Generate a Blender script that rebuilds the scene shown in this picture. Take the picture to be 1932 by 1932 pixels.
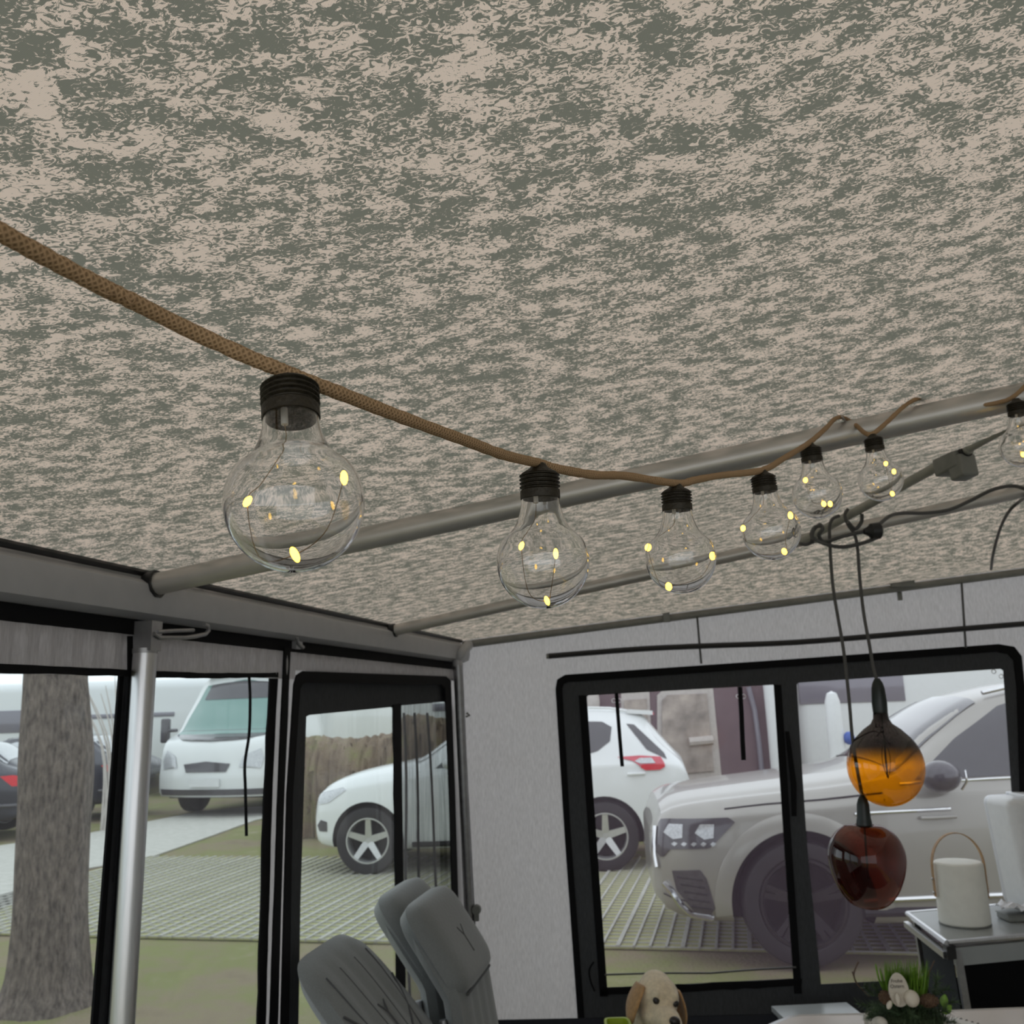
import bpy, bmesh, math, random
from mathutils import Vector, Matrix
from mathutils.geometry import tessellate_polygon

for o in list(bpy.data.objects):
    bpy.data.objects.remove(o)
scene = bpy.context.scene
COL = scene.collection
rnd = random.Random(7)
PI = math.pi

# ------------------------------------------------------------------ camera
FPX, IMG = 1767.0, 1932.0
PITCH = math.atan(369 / 1767)
ROLL = math.radians(1.97)
CAM = Vector((0, 0, 1.68))
_fw = Vector((0, math.cos(PITCH), math.sin(PITCH)))
_eu = Vector((0, -math.sin(PITCH), math.cos(PITCH)))
_ex = Vector((1, 0, 0))
_R = math.cos(ROLL) * _ex - math.sin(ROLL) * _eu
_U = math.sin(ROLL) * _ex + math.cos(ROLL) * _eu
cd = bpy.data.cameras.new('camera')
cam = bpy.data.objects.new('camera', cd)
COL.objects.link(cam)
m3 = Matrix((_R, _U, -_fw)).transposed()
cam.matrix_world = Matrix.Translation(CAM) @ m3.to_4x4()
cd.sensor_width = 36
cd.lens = 36 * FPX / IMG
cd.clip_start = 0.02
cd.clip_end = 300
cd.dof.use_dof = True
cd.dof.focus_distance = 0.66
cd.dof.aperture_fstop = 22
scene.camera = cam

# ------------------------------------------------------------------ sky and exposure
world = bpy.data.worlds.new('overcast_sky')
scene.world = world
world.use_nodes = True
wn = world.node_tree
wn.nodes.clear()
wo = wn.nodes.new('ShaderNodeOutputWorld')
wb = wn.nodes.new('ShaderNodeBackground')
wb.inputs[0].default_value = (0.93, 0.97, 1.0, 1)
wb.inputs[1].default_value = 1.0
wn.links.new(wb.outputs[0], wo.inputs[0])
vs = scene.view_settings
vs.view_transform = 'Standard'
vs.look = 'None'
vs.gamma = 1
vs.use_curve_mapping = False
vs.exposure = 0.5
scene.cycles.sample_clamp_indirect = 6
scene.cycles.transparent_max_bounces = 14
scene.cycles.max_bounces = 10
scene.cycles.transmission_bounces = 10
scene.cycles.caustics_reflective = False


# ------------------------------------------------------------------ measuring helpers
def ray(x, y):
    return _fw * FPX + _R * (x - 966) + _U * (966 - y)


def hit(x, y, P, n):
    d = ray(x, y)
    return CAM + d * ((Vector(P) - CAM).dot(n) / d.dot(n))


AF = math.radians(12.8)
DF = Vector((math.sin(AF), math.cos(AF), 0))
NF = Vector((math.cos(AF), -math.sin(AF), 0))
PC = Vector((-0.262, 4.29, 0))
AE = math.radians(-3)
DE = Vector((math.cos(AE), math.sin(AE), 0))
NE = Vector((DE.y, -DE.x, 0))
ZUP = Vector((0, 0, 1))


def FW(x, y, off=0.0):
    return hit(x, y, PC + NF * off, NF)


def EW(x, y, off=0.0):
    return hit(x, y, PC + NE * off, NE)


def DEP(x, y, d):
    return hit(x, y, (0, d, 0), Vector((0, 1, 0)))


def HGT(x, y, z):
    return hit(x, y, (0, 0, z), ZUP)


def lerp(a, b, t):
    return a + (b - a) * t


def interp(tab, x, k):
    """smooth (monotone-ish) interpolation of column k of a table keyed on column 0"""
    if x <= tab[0][0]:
        return tab[0][k]
    if x >= tab[-1][0]:
        return tab[-1][k]
    for i in range(len(tab) - 1):
        a, b = tab[i], tab[i + 1]
        if a[0] <= x <= b[0]:
            h = b[0] - a[0]
            t = (x - a[0]) / h
            m = (b[k] - a[k]) / h
            m0 = m if i == 0 else _lim((a[k] - tab[i - 1][k]) / (a[0] - tab[i - 1][0]), m)
            m1 = m if i == len(tab) - 2 else _lim(m, (tab[i + 2][k] - b[k]) / (tab[i + 2][0] - b[0]))
            t2, t3 = t * t, t * t * t
            return ((2 * t3 - 3 * t2 + 1) * a[k] + (t3 - 2 * t2 + t) * h * m0
                    + (-2 * t3 + 3 * t2) * b[k] + (t3 - t2) * h * m1)


def _lim(a, b):
    if a * b <= 0:
        return 0.0
    return 2 * a * b / (a + b)


# ------------------------------------------------------------------ materials
MATS = {}


def nodes_mat(name):
    m = bpy.data.materials.new(name)
    m.use_nodes = True
    nt = m.node_tree
    nt.nodes.clear()
    out = nt.nodes.new('ShaderNodeOutputMaterial')
    MATS[name] = m
    return m, nt, out


def N(nt, kind, **kw):
    n = nt.nodes.new(kind)
    for k, v in kw.items():
        if k.startswith('i_'):
            n.inputs[k[2:].replace('_', ' ')].default_value = v
        else:
            setattr(n, k, v)
    return n


def coords(nt, scale=(1, 1, 1), rot=(0, 0, 0)):
    tc = N(nt, 'ShaderNodeTexCoord')
    mp = N(nt, 'ShaderNodeMapping')
    mp.inputs['Scale'].default_value = scale
    mp.inputs['Rotation'].default_value = rot
    nt.links.new(tc.outputs['Object'], mp.inputs['Vector'])
    return mp


def varied(nt, color, var, scale, stretch=(1, 1, 1), detail=4):
    """colour with fine procedural variation; returns (color socket, noise node)"""
    mp = coords(nt, stretch)
    nz = N(nt, 'ShaderNodeTexNoise')
    nz.inputs['Scale'].default_value = scale
    nz.inputs['Detail'].default_value = detail
    nt.links.new(mp.outputs[0], nz.inputs['Vector'])
    cr = N(nt, 'ShaderNodeValToRGB')
    cr.color_ramp.elements[0].position = 0.3
    cr.color_ramp.elements[1].position = 0.7
    c0 = [max(0, c * (1 - var)) for c in color[:3]] + [1]
    c1 = [min(1, c * (1 + var)) for c in color[:3]] + [1]
    cr.color_ramp.elements[0].color = c0
    cr.color_ramp.elements[1].color = c1
    nt.links.new(nz.outputs['Fac'], cr.inputs[0])
    return cr.outputs[0], nz


def solid(name, color, rough=0.5, metal=0.0, var=0.08, scale=30, bump=0.0, bscale=None, stretch=(1, 1, 1),
          coat=0.0, sheen=0.0, spec=0.5):
    m, nt, out = nodes_mat(name)
    b = N(nt, 'ShaderNodeBsdfPrincipled')
    c, nz = varied(nt, color, var, scale, stretch)
    nt.links.new(c, b.inputs['Base Color'])
    b.inputs['Roughness'].default_value = rough
    b.inputs['Metallic'].default_value = metal
    b.inputs['Coat Weight'].default_value = coat
    b.inputs['Sheen Weight'].default_value = sheen
    b.inputs['Specular IOR Level'].default_value = spec
    if bump:
        bp = N(nt, 'ShaderNodeBump')
        bp.inputs['Strength'].default_value = bump
        bp.inputs['Distance'].default_value = 0.004
        if bscale:
            n2 = N(nt, 'ShaderNodeTexNoise')
            n2.inputs['Scale'].default_value = bscale
            n2.inputs['Detail'].default_value = 5
            mp = coords(nt, stretch)
            nt.links.new(mp.outputs[0], n2.inputs['Vector'])
            nt.links.new(n2.outputs['Fac'], bp.inputs['Height'])
        else:
            nt.links.new(nz.outputs['Fac'], bp.inputs['Height'])
        nt.links.new(bp.outputs[0], b.inputs['Normal'])
    nt.links.new(b.outputs[0], out.inputs[0])
    return m


def fabric(name, color, trans, var=0.12, scale=250, stretch=(1, 1, 0.15), wrinkle=0.35):
    """woven cloth that lets part of the daylight through"""
    m, nt, out = nodes_mat(name)
    c, nz = varied(nt, color, var, scale, stretch)
    df = N(nt, 'ShaderNodeBsdfDiffuse')
    tr = N(nt, 'ShaderNodeBsdfTranslucent')
    mx = N(nt, 'ShaderNodeMixShader')
    mx.inputs[0].default_value = trans
    nt.links.new(c, df.inputs[0])
    nt.links.new(c, tr.inputs[0])
    mp = coords(nt, (1, 1, 0.35))
    wz = N(nt, 'ShaderNodeTexNoise')
    wz.inputs['Scale'].default_value = 9
    wz.inputs['Detail'].default_value = 4
    wz.inputs['Distortion'].default_value = 0.6
    nt.links.new(mp.outputs[0], wz.inputs['Vector'])
    bp = N(nt, 'ShaderNodeBump')
    bp.inputs['Strength'].default_value = wrinkle
    bp.inputs['Distance'].default_value = 0.03
    nt.links.new(wz.outputs['Fac'], bp.inputs['Height'])
    nt.links.new(bp.outputs[0], df.inputs['Normal'])
    nt.links.new(bp.outputs[0], tr.inputs['Normal'])
    nt.links.new(df.outputs[0], mx.inputs[1])
    nt.links.new(tr.outputs[0], mx.inputs[2])
    nt.links.new(mx.outputs[0], out.inputs[0])
    return m


def roof_cloth():
    m, nt, out = nodes_mat('mottled_roof_cloth')
    mp = coords(nt, (1.0, 1.35, 1))
    n1 = N(nt, 'ShaderNodeTexNoise')
    n1.inputs['Scale'].default_value = 120
    n1.inputs['Detail'].default_value = 6
    n1.inputs['Roughness'].default_value = 0.62
    n1.inputs['Distortion'].default_value = 1.6
    n2 = N(nt, 'ShaderNodeTexNoise')
    n2.inputs['Scale'].default_value = 28
    n2.inputs['Detail'].default_value = 3
    for n in (n1, n2):
        nt.links.new(mp.outputs[0], n.inputs['Vector'])
    ad = N(nt, 'ShaderNodeMath', operation='MULTIPLY_ADD')
    ad.inputs[1].default_value = 0.55
    nt.links.new(n2.outputs['Fac'], ad.inputs[0])
    nt.links.new(n1.outputs['Fac'], ad.inputs[2])
    cr = N(nt, 'ShaderNodeValToRGB')
    e = cr.color_ramp.elements
    e[0].position = 0.765
    e[0].color = (0.26, 0.26, 0.21, 1)
    e[1].position = 0.815
    e[1].color = (0.92, 0.76, 0.63, 1)
    nt.links.new(ad.outputs[0], cr.inputs[0])
    # fine weave threads
    wv = N(nt, 'ShaderNodeTexWave', wave_type='BANDS', bands_direction='X')
    wv.inputs['Scale'].default_value = 320
    wv.inputs['Distortion'].default_value = 0.6
    tc = N(nt, 'ShaderNodeTexCoord')
    nt.links.new(tc.outputs['Object'], wv.inputs['Vector'])
    hs = N(nt, 'ShaderNodeMixRGB', blend_type='MULTIPLY')
    hs.inputs[0].default_value = 0.22
    nt.links.new(cr.outputs[0], hs.inputs[1])
    nt.links.new(wv.outputs['Color'], hs.inputs[2])
    df = N(nt, 'ShaderNodeBsdfDiffuse')
    tr = N(nt, 'ShaderNodeBsdfTranslucent')
    mx = N(nt, 'ShaderNodeMixShader')
    mx.inputs[0].default_value = 0.36
    nt.links.new(hs.outputs[0], df.inputs[0])
    nt.links.new(hs.outputs[0], tr.inputs[0])
    nt.links.new(df.outputs[0], mx.inputs[1])
    nt.links.new(tr.outputs[0], mx.inputs[2])
    nt.links.new(mx.outputs[0], out.inputs[0])
    return m


def film(name, tint, haze, hazecol, bump=0.15):
    """clear but slightly milky plastic window film"""
    m, nt, out = nodes_mat(name)
    t = N(nt, 'ShaderNodeBsdfTransparent')
    t.inputs[0].default_value = (*tint, 1)
    g = N(nt, 'ShaderNodeBsdfGlossy')
    g.inputs['Roughness'].default_value = 0.06
    tl = N(nt, 'ShaderNodeBsdfTranslucent')
    tl.inputs[0].default_value = (*hazecol, 1)
    mp = coords(nt, (1, 1, 0.3))
    nz = N(nt, 'ShaderNodeTexNoise')
    nz.inputs['Scale'].default_value = 6
    nt.links.new(mp.outputs[0], nz.inputs['Vector'])
    bp = N(nt, 'ShaderNodeBump')
    bp.inputs['Strength'].default_value = bump
    bp.inputs['Distance'].default_value = 0.02
    nt.links.new(nz.outputs['Fac'], bp.inputs['Height'])
    nt.links.new(bp.outputs[0], g.inputs['Normal'])
    m1 = N(nt, 'ShaderNodeMixShader')
    m1.inputs[0].default_value = haze
    nt.links.new(t.outputs[0], m1.inputs[1])
    nt.links.new(tl.outputs[0], m1.inputs[2])
    fr = N(nt, 'ShaderNodeFresnel')
    fr.inputs[0].default_value = 1.25
    m2 = N(nt, 'ShaderNodeMixShader')
    nt.links.new(fr.outputs[0], m2.inputs[0])
    nt.links.new(m1.outputs[0], m2.inputs[1])
    nt.links.new(g.outputs[0], m2.inputs[2])
    nt.links.new(m2.outputs[0], out.inputs[0])
    return m


def netting(name, color, open_):
    m, nt, out = nodes_mat(name)
    t = N(nt, 'ShaderNodeBsdfTransparent')
    d = N(nt, 'ShaderNodeBsdfDiffuse')
    d.inputs[0].default_value = (*color, 1)
    mp = coords(nt, (1, 1, 0.05))
    nz = N(nt, 'ShaderNodeTexNoise')
    nz.inputs['Scale'].default_value = 60
    nt.links.new(mp.outputs[0], nz.inputs['Vector'])
    mr = N(nt, 'ShaderNodeMapRange')
    mr.inputs[1].default_value = 0.3
    mr.inputs[2].default_value = 0.7
    mr.inputs[3].default_value = 1 - open_ - 0.12
    mr.inputs[4].default_value = 1 - open_ + 0.12
    nt.links.new(nz.outputs['Fac'], mr.inputs[0])
    mx = N(nt, 'ShaderNodeMixShader')
    nt.links.new(mr.outputs[0], mx.inputs[0])
    nt.links.new(t.outputs[0], mx.inputs[1])
    nt.links.new(d.outputs[0], mx.inputs[2])
    nt.links.new(mx.outputs[0], out.inputs[0])
    return m


def glass(name, color, rough=0.0, ior=1.45):
    m, nt, out = nodes_mat(name)
    g = N(nt, 'ShaderNodeBsdfGlass')
    g.inputs['Color'].default_value = (*color, 1)
    g.inputs['Roughness'].default_value = rough
    g.inputs['IOR'].default_value = ior
    nt.links.new(g.outputs[0], out.inputs[0])
    return m


def ombre_glass(name, lo, hi, z0, z1):
    """tinted glass that turns from one coating colour into the other along its height"""
    m, nt, out = nodes_mat(name)
    tc = N(nt, 'ShaderNodeTexCoord')
    sx = N(nt, 'ShaderNodeSeparateXYZ')
    nt.links.new(tc.outputs['Object'], sx.inputs[0])
    mr = N(nt, 'ShaderNodeMapRange')
    mr.inputs[1].default_value = z0
    mr.inputs[2].default_value = z1
    nt.links.new(sx.outputs['Z'], mr.inputs[0])
    cr = N(nt, 'ShaderNodeValToRGB')
    cr.color_ramp.elements[0].color = (*lo, 1)
    cr.color_ramp.elements[1].color = (*hi, 1)
    nt.links.new(mr.outputs[0], cr.inputs[0])
    g = N(nt, 'ShaderNodeBsdfTransparent')
    nt.links.new(cr.outputs[0], g.inputs['Color'])
    gl = N(nt, 'ShaderNodeBsdfGlossy')
    gl.inputs['Roughness'].default_value = 0.05
    lw = N(nt, 'ShaderNodeLayerWeight')
    lw.inputs[0].default_value = 0.22
    fr = N(nt, 'ShaderNodeMath', operation='MULTIPLY_ADD')
    fr.inputs[1].default_value = 0.45
    fr.inputs[2].default_value = 0.03
    nt.links.new(lw.outputs['Facing'], fr.inputs[0])
    mx = N(nt, 'ShaderNodeMixShader')
    nt.links.new(fr.outputs[0], mx.inputs[0])
    nt.links.new(g.outputs[0], mx.inputs[1])
    nt.links.new(gl.outputs[0], mx.inputs[2])
    nt.links.new(mx.outputs[0], out.inputs[0])
    return m


def emitter(name, color, strength):
    m, nt, out = nodes_mat(name)
    e = N(nt, 'ShaderNodeEmission')
    e.inputs[0].default_value = (*color, 1)
    e.inputs[1].default_value = strength
    nt.links.new(e.outputs[0], out.inputs[0])
    return m


def ground_mat(name, cols, scale, bump=0.5):
    m, nt, out = nodes_mat(name)
    mp = coords(nt)
    n1 = N(nt, 'ShaderNodeTexNoise')
    n1.inputs['Scale'].default_value = scale
    n1.inputs['Detail'].default_value = 8
    n1.inputs['Roughness'].default_value = 0.7
    nt.links.new(mp.outputs[0], n1.inputs['Vector'])
    cr = N(nt, 'ShaderNodeValToRGB')
    el = cr.color_ramp.elements
    el[0].position = 0.3
    el[1].position = 0.72
    el[0].color = (*cols[0], 1)
    el[1].color = (*cols[-1], 1)
    for i, c in enumerate(cols[1:-1]):
        e = el.new(0.3 + 0.42 * (i + 1) / (len(cols) - 1))
        e.color = (*c, 1)
    nt.links.new(n1.outputs['Fac'], cr.inputs[0])
    b = N(nt, 'ShaderNodeBsdfPrincipled')
    b.inputs['Roughness'].default_value = 0.95
    n2 = N(nt, 'ShaderNodeTexNoise')
    n2.inputs['Scale'].default_value = 40
    n2.inputs['Detail'].default_value = 6
    nt.links.new(mp.outputs[0], n2.inputs['Vector'])
    bp = N(nt, 'ShaderNodeBump')
    bp.inputs['Strength'].default_value = bump
    bp.inputs['Distance'].default_value = 0.03
    nt.links.new(n2.outputs['Fac'], bp.inputs['Height'])
    nt.links.new(bp.outputs[0], b.inputs['Normal'])
    nt.links.new(cr.outputs[0], b.inputs['Base Color'])
    nt.links.new(b.outputs[0], out.inputs[0])
    return m


M_ROOF = roof_cloth()
M_WALL = fabric('grey_wall_cloth', (0.56, 0.545, 0.56), 0.45)
M_DARKCLOTH = fabric('charcoal_cloth', (0.085, 0.088, 0.094), 0.3)
M_BLACK = solid('black_webbing', (0.004, 0.004, 0.005), 0.85, var=0.3, scale=200, spec=0.2)
M_SKIRT = solid('navy_skirt_cloth', (0.012, 0.014, 0.022), 0.7, var=0.25, scale=150)
M_FILM = film('window_film', (0.80, 0.87, 0.88), 0.045, (0.72, 0.70, 0.76))
M_FILM_E = film('window_film_end_wall', (0.81, 0.84, 0.86), 0.055, (0.80, 0.60, 0.80))
M_NET = netting('black_net', (0.02, 0.02, 0.022), 0.40)
M_ALU = solid('brushed_aluminium', (0.62, 0.62, 0.63), 0.32, 1.0, var=0.06, scale=12, stretch=(30, 30, 1))
M_ALUD = solid('dull_aluminium', (0.36, 0.36, 0.37), 0.45, 1.0, var=0.1, scale=40)
M_POLE = solid('matt_roof_pole_metal', (0.52, 0.50, 0.47), 0.42, 0.65, var=0.08, scale=12)
M_BRACE = solid('pale_olive_grey_metal', (0.34, 0.34, 0.30), 0.5, 0.2, var=0.06)
M_RAIL = solid('grey_rail_paint', (0.40, 0.40, 0.41), 0.45, 0.0, var=0.04, scale=20)
M_PVCGREY = solid('grey_plastic', (0.20, 0.205, 0.19), 0.5, var=0.1)
M_PLBLACK = solid('black_plastic', (0.012, 0.012, 0.013), 0.42, var=0.2)
M_CABLE = solid('dark_grey_cable', (0.07, 0.07, 0.068), 0.5, var=0.12)
M_CORD = solid('woven_grey_cord', (0.085, 0.083, 0.08), 0.8, var=0.25, scale=700)
M_FLOOR = solid('groundsheet', (0.05, 0.055, 0.06), 0.8, var=0.3, scale=60)
M_GLASSB = glass('clear_bulb_glass', (0.995, 0.995, 0.995), 0.0, 1.52)
M_CAP = solid('aged_bronze_cap', (0.024, 0.019, 0.011), 0.5, 0.35, var=0.3, scale=400, bump=0.3)
M_LED = emitter('warm_led', (1.0, 0.56, 0.05), 7.0)
M_WIRE = solid('copper_wire', (0.25, 0.16, 0.07), 0.4, 0.7, var=0.1)
M_TUBEW = solid('white_sleeve', (0.75, 0.72, 0.65), 0.5)
M_WHITEP = solid('white_plastic', (0.80, 0.81, 0.82), 0.35, var=0.03)
M_CREAM = solid('matt_white_lantern', (0.84, 0.83, 0.76), 0.6, var=0.03)
M_LEATHER = solid('tan_leather_strap', (0.42, 0.26, 0.13), 0.6, var=0.15, scale=90)
M_CHAIR = solid('grey_padded_cloth', (0.155, 0.165, 0.165), 0.75, var=0.1, scale=300, bump=0.25, bscale=60, sheen=0.3)
M_CHAIRD = solid('dark_grey_chair_back', (0.07, 0.072, 0.075), 0.8, var=0.15, scale=300)
M_TABLE = solid('pale_table_top', (0.62, 0.54, 0.48), 0.35, var=0.05, scale=6)
M_TOPGREY = solid('grey_laminate_top', (0.34, 0.36, 0.36), 0.28, var=0.05, scale=8)
M_DOG = solid('yellow_dog_fur', (0.72, 0.60, 0.42), 0.85, var=0.12, scale=90, bump=0.5, bscale=220, sheen=0.3)
M_DOGEAR = solid('tan_ear_fur', (0.42, 0.24, 0.10), 0.9, var=0.2, scale=90, bump=0.5, bscale=220, sheen=0.3)
M_DOGDARK = solid('dark_nose_skin', (0.018, 0.014, 0.012), 0.35, var=0.2)
M_LIME = solid('lime_green_plastic', (0.36, 0.46, 0.03), 0.5, var=0.05)


def rope_mat():
    m, nt, out = nodes_mat('jute_braid')
    tc = N(nt, 'ShaderNodeTexCoord')
    mp = N(nt, 'ShaderNodeMapping')
    mp.inputs['Scale'].default_value = (1, 1, 1)
    nt.links.new(tc.outputs['UV'], mp.inputs['Vector'])
    w1 = N(nt, 'ShaderNodeTexWave', wave_type='BANDS', bands_direction='DIAGONAL')
    w1.inputs['Scale'].default_value = 0.75
    w1.inputs['Distortion'].default_value = 1.2
    w1.inputs['Detail'].default_value = 3
    nt.links.new(mp.outputs[0], w1.inputs['Vector'])
    mp2 = N(nt, 'ShaderNodeMapping')
    mp2.inputs['Scale'].default_value = (-1, 1, 1)
    nt.links.new(tc.outputs['UV'], mp2.inputs['Vector'])
    w2 = N(nt, 'ShaderNodeTexWave', wave_type='BANDS', bands_direction='DIAGONAL')
    w2.inputs['Scale'].default_value = 0.75
    w2.inputs['Distortion'].default_value = 1.2
    nt.links.new(mp2.outputs[0], w2.inputs['Vector'])
    mn = N(nt, 'ShaderNodeMath', operation='MAXIMUM')
    nt.links.new(w1.outputs['Fac'], mn.inputs[0])
    nt.links.new(w2.outputs['Fac'], mn.inputs[1])
    cr = N(nt, 'ShaderNodeValToRGB')
    cr.color_ramp.elements[0].color = (0.20, 0.125, 0.065, 1)
    cr.color_ramp.elements[1].color = (0.44, 0.29, 0.165, 1)
    nt.links.new(mn.outputs[0], cr.inputs[0])
    b = N(nt, 'ShaderNodeBsdfPrincipled')
    b.inputs['Roughness'].default_value = 0.95
    b.inputs['Specular IOR Level'].default_value = 0.1
    nt.links.new(cr.outputs[0], b.inputs['Base Color'])
    bp = N(nt, 'ShaderNodeBump')
    bp.inputs['Strength'].default_value = 0.6
    bp.inputs['Distance'].default_value = 0.0008
    nt.links.new(mn.outputs[0], bp.inputs['Height'])
    nt.links.new(bp.outputs[0], b.inputs['Normal'])
    nt.links.new(b.outputs[0], out.inputs[0])
    return m


M_ROPE = rope_mat()


# ------------------------------------------------------------------ mesh helpers
def top_of(o):
    while o.parent:
        o = o.parent
    return o


class MB:
    def __init__(self):
        self.v, self.f, self.uv = [], [], {}

    def add(self, verts, faces):
        b = len(self.v)
        self.v += [Vector(p) for p in verts]
        self.f += [tuple(b + i for i in f) for f in faces]
        return self

    def obox(self, c, a, b, d):
        """box from centre and three half-vectors"""
        c, a, b, d = Vector(c), Vector(a), Vector(b), Vector(d)
        p = [c + a * i + b * j + d * k for k in (-1, 1) for j in (-1, 1) for i in (-1, 1)]
        return self.add(p, [(0, 2, 3, 1), (4, 5, 7, 6), (0, 1, 5, 4), (2, 6, 7, 3), (0, 4, 6, 2), (1, 3, 7, 5)])

    def box(self, c, s):
        return self.obox(c, (s[0] / 2, 0, 0), (0, s[1] / 2, 0), (0, 0, s[2] / 2))

    def rbox(self, c, s, r=0.01, seg=3):
        """box with rounded edges"""
        bm = bmesh.new()
        bmesh.ops.create_cube(bm, size=1)
        bmesh.ops.scale(bm, vec=s, verts=bm.verts)
        bmesh.ops.bevel(bm, geom=bm.edges[:], offset=r, segments=seg, affect='EDGES', profile=0.5)
        bm.verts.index_update()
        vs_ = [Vector(c) + v.co for v in bm.verts]
        fs_ = [[v.index for v in f.verts] for f in bm.faces]
        bm.free()
        return self.add(vs_, fs_)

    def slab(self, pts, n, th, holes=()):
        """flat outline with thickness th along -n; holes are cut through"""
        n = Vector(n).normalized()
        loops = [[Vector(p) for p in pts]] + [[Vector(p) for p in h] for h in holes]
        tris = tessellate_polygon(loops)
        flat = [p for l in loops for p in l]
        k = len(flat)
        self_v = flat + [p - n * th for p in flat]
        faces = []
        for t in tris:
            a, b, c = t
            nn = (flat[b] - flat[a]).cross(flat[c] - flat[a])
            if nn.dot(n) < 0:
                a, b, c = a, c, b
            faces.append((a, b, c))
            if th > 0:
                faces.append((a + k, c + k, b + k))
        if th > 0:
            o = 0
            for l in loops:
                for i in range(len(l)):
                    j = (i + 1) % len(l)
                    faces.append((o + i, o + j, o + j + k, o + i + k))
                o += len(l)
        else:
            self_v = flat
        return self.add(self_v, faces)

    def tube(self, path, r, n=8, cap=True, squash=1.0):
        path = [Vector(p) for p in path]
        m = len(path)
        rs = r if isinstance(r, (list, tuple)) else [r] * m
        base = len(self.v)
        up = None
        dist = 0.0
        for i, p in enumerate(path):
            t = (path[min(i + 1, m - 1)] - path[max(i - 1, 0)]).normalized()
            if up is None:
                up = Vector((0, 0, 1)) if abs(t.z) < 0.9 else Vector((1, 0, 0))
            a = t.cross(up)
            if a.length < 1e-6:
                a = t.cross(Vector((1, 0, 0)))
            a.normalize()
            b = a.cross(t).normalized()
            up = b
            if i:
                dist += (p - path[i - 1]).length
            for k in range(n):
                an = 2 * PI * k / n
                self.uv[len(self.v)] = (k / n, dist)
                self.v.append(p + a * (math.cos(an) * rs[i]) + b * (math.sin(an) * rs[i] * squash))
        for i in range(m - 1):
            for k in range(n):
                k2 = (k + 1) % n
                self.f.append((base + i * n + k, base + i * n + k2, base + (i + 1) * n + k2, base + (i + 1) * n + k))
        if cap:
            self.f.append(tuple(base + k for k in reversed(range(n))))
            self.f.append(tuple(base + (m - 1) * n + k for k in range(n)))
        return self

    def lathe(self, prof, n=32, o=(0, 0, 0), ax=None):
        """profile of (radius, height) spun about the axis; ax = (x, y, z) frame"""
        o = Vector(o)
        X, Y, Z = ax if ax else (Vector((1, 0, 0)), Vector((0, 1, 0)), Vector((0, 0, 1)))
        base = len(self.v)
        idx = []
        for r, h in prof:
            if r < 1e-6:
                idx.append([len(self.v)])
                self.v.append(o + Z * h)
            else:
                idx.append(list(range(len(self.v), len(self.v) + n)))
                for k in range(n):
                    a = 2 * PI * k / n
                    self.v.append(o + X * (r * math.cos(a)) + Y * (r * math.sin(a)) + Z * h)
        for a, b in zip(idx, idx[1:]):
            for k in range(n):
                k2 = (k + 1) % n
                if len(a) == 1 and len(b) == 1:
                    continue
                if len(a) == 1:
                    self.f.append((a[0], b[k2], b[k]))
                elif len(b) == 1:
                    self.f.append((a[k], a[k2], b[0]))
                else:
                    self.f.append((a[k], a[k2], b[k2], b[k]))
        return self

    def grid(self, rows):
        """rows of points -> quads"""
        base = len(self.v)
        w = len(rows[0])
        for r in rows:
            self.v += [Vector(p) for p in r]
        for i in range(len(rows) - 1):
            for j in range(w - 1):
                self.f.append((base + i * w + j, base + i * w + j + 1, base + (i + 1) * w + j + 1, base + (i + 1) * w + j))
        return self

    def ell(self, c, r, rot=None, n=20, m=12):
        """ellipsoid"""
        c = Vector(c)
        R3 = rot if rot else Matrix.Identity(3)
        prof = [(math.sin(PI * i / m), -math.cos(PI * i / m)) for i in range(m + 1)]
        b = len(self.v)
        self.lathe([(max(p[0], 0), p[1]) for p in prof], n)
        for i in range(b, len(self.v)):
            p = self.v[i]
            self.v[i] = c + R3 @ Vector((p.x * r[0], p.y * r[1], p.z * r[2]))
        return self

    def mesh(self, name, mat, smooth=True, origin=Vector((0, 0, 0)), recalc=True):
        me = bpy.data.meshes.new(name)
        me.from_pydata([tuple(p - origin) for p in self.v], [], self.f)
        if self.uv:
            ul = me.uv_layers.new(name='UVMap')
            for poly in me.polygons:
                us = [self.uv.get(me.loops[li].vertex_index, (0, 0)) for li in poly.loop_indices]
                mx = max(u[0] for u in us)
                for li, u in zip(poly.loop_indices, us):
                    uu = u[0] + (1 if (mx > 0.6 and u[0] < 0.3) else 0)
                    ul.data[li].uv = (uu * 6, u[1] * 260)
        for m_ in (mat if isinstance(mat, (list, tuple)) else [mat]):
            me.materials.append(m_)
        if recalc:
            bm = bmesh.new()
            bm.from_mesh(me)
            bmesh.ops.recalc_face_normals(bm, faces=bm.faces)
            bm.to_mesh(me)
            bm.free()
        if smooth:
            me.polygons.foreach_set('use_smooth', [True] * len(me.polygons))
            try:
                me.set_sharp_from_angle(angle=math.radians(38))
            except Exception:
                pass
        me.update()
        return me

    def build(self, name, mat, parent=None, smooth=True, local=False, origin=None, recalc=True):
        if origin is not None:
            org = Vector(origin)
        elif parent is not None and not local:
            org = top_of(parent).location.copy()
        else:
            org = Vector((0, 0, 0))
        me = self.mesh(name, mat, smooth, org, recalc)
        o = bpy.data.objects.new(name, me)
        COL.objects.link(o)
        if parent is not None:
            o.parent = parent
        elif origin is not None:
            o.location = org
        return o


def tag(o, label=None, cat=None, group=None, kind=None):
    if label:
        o['label'] = label
    if cat:
        o['category'] = cat
    if group:
        o['group'] = group
    if kind:
        o['kind'] = kind
    return o


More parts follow.
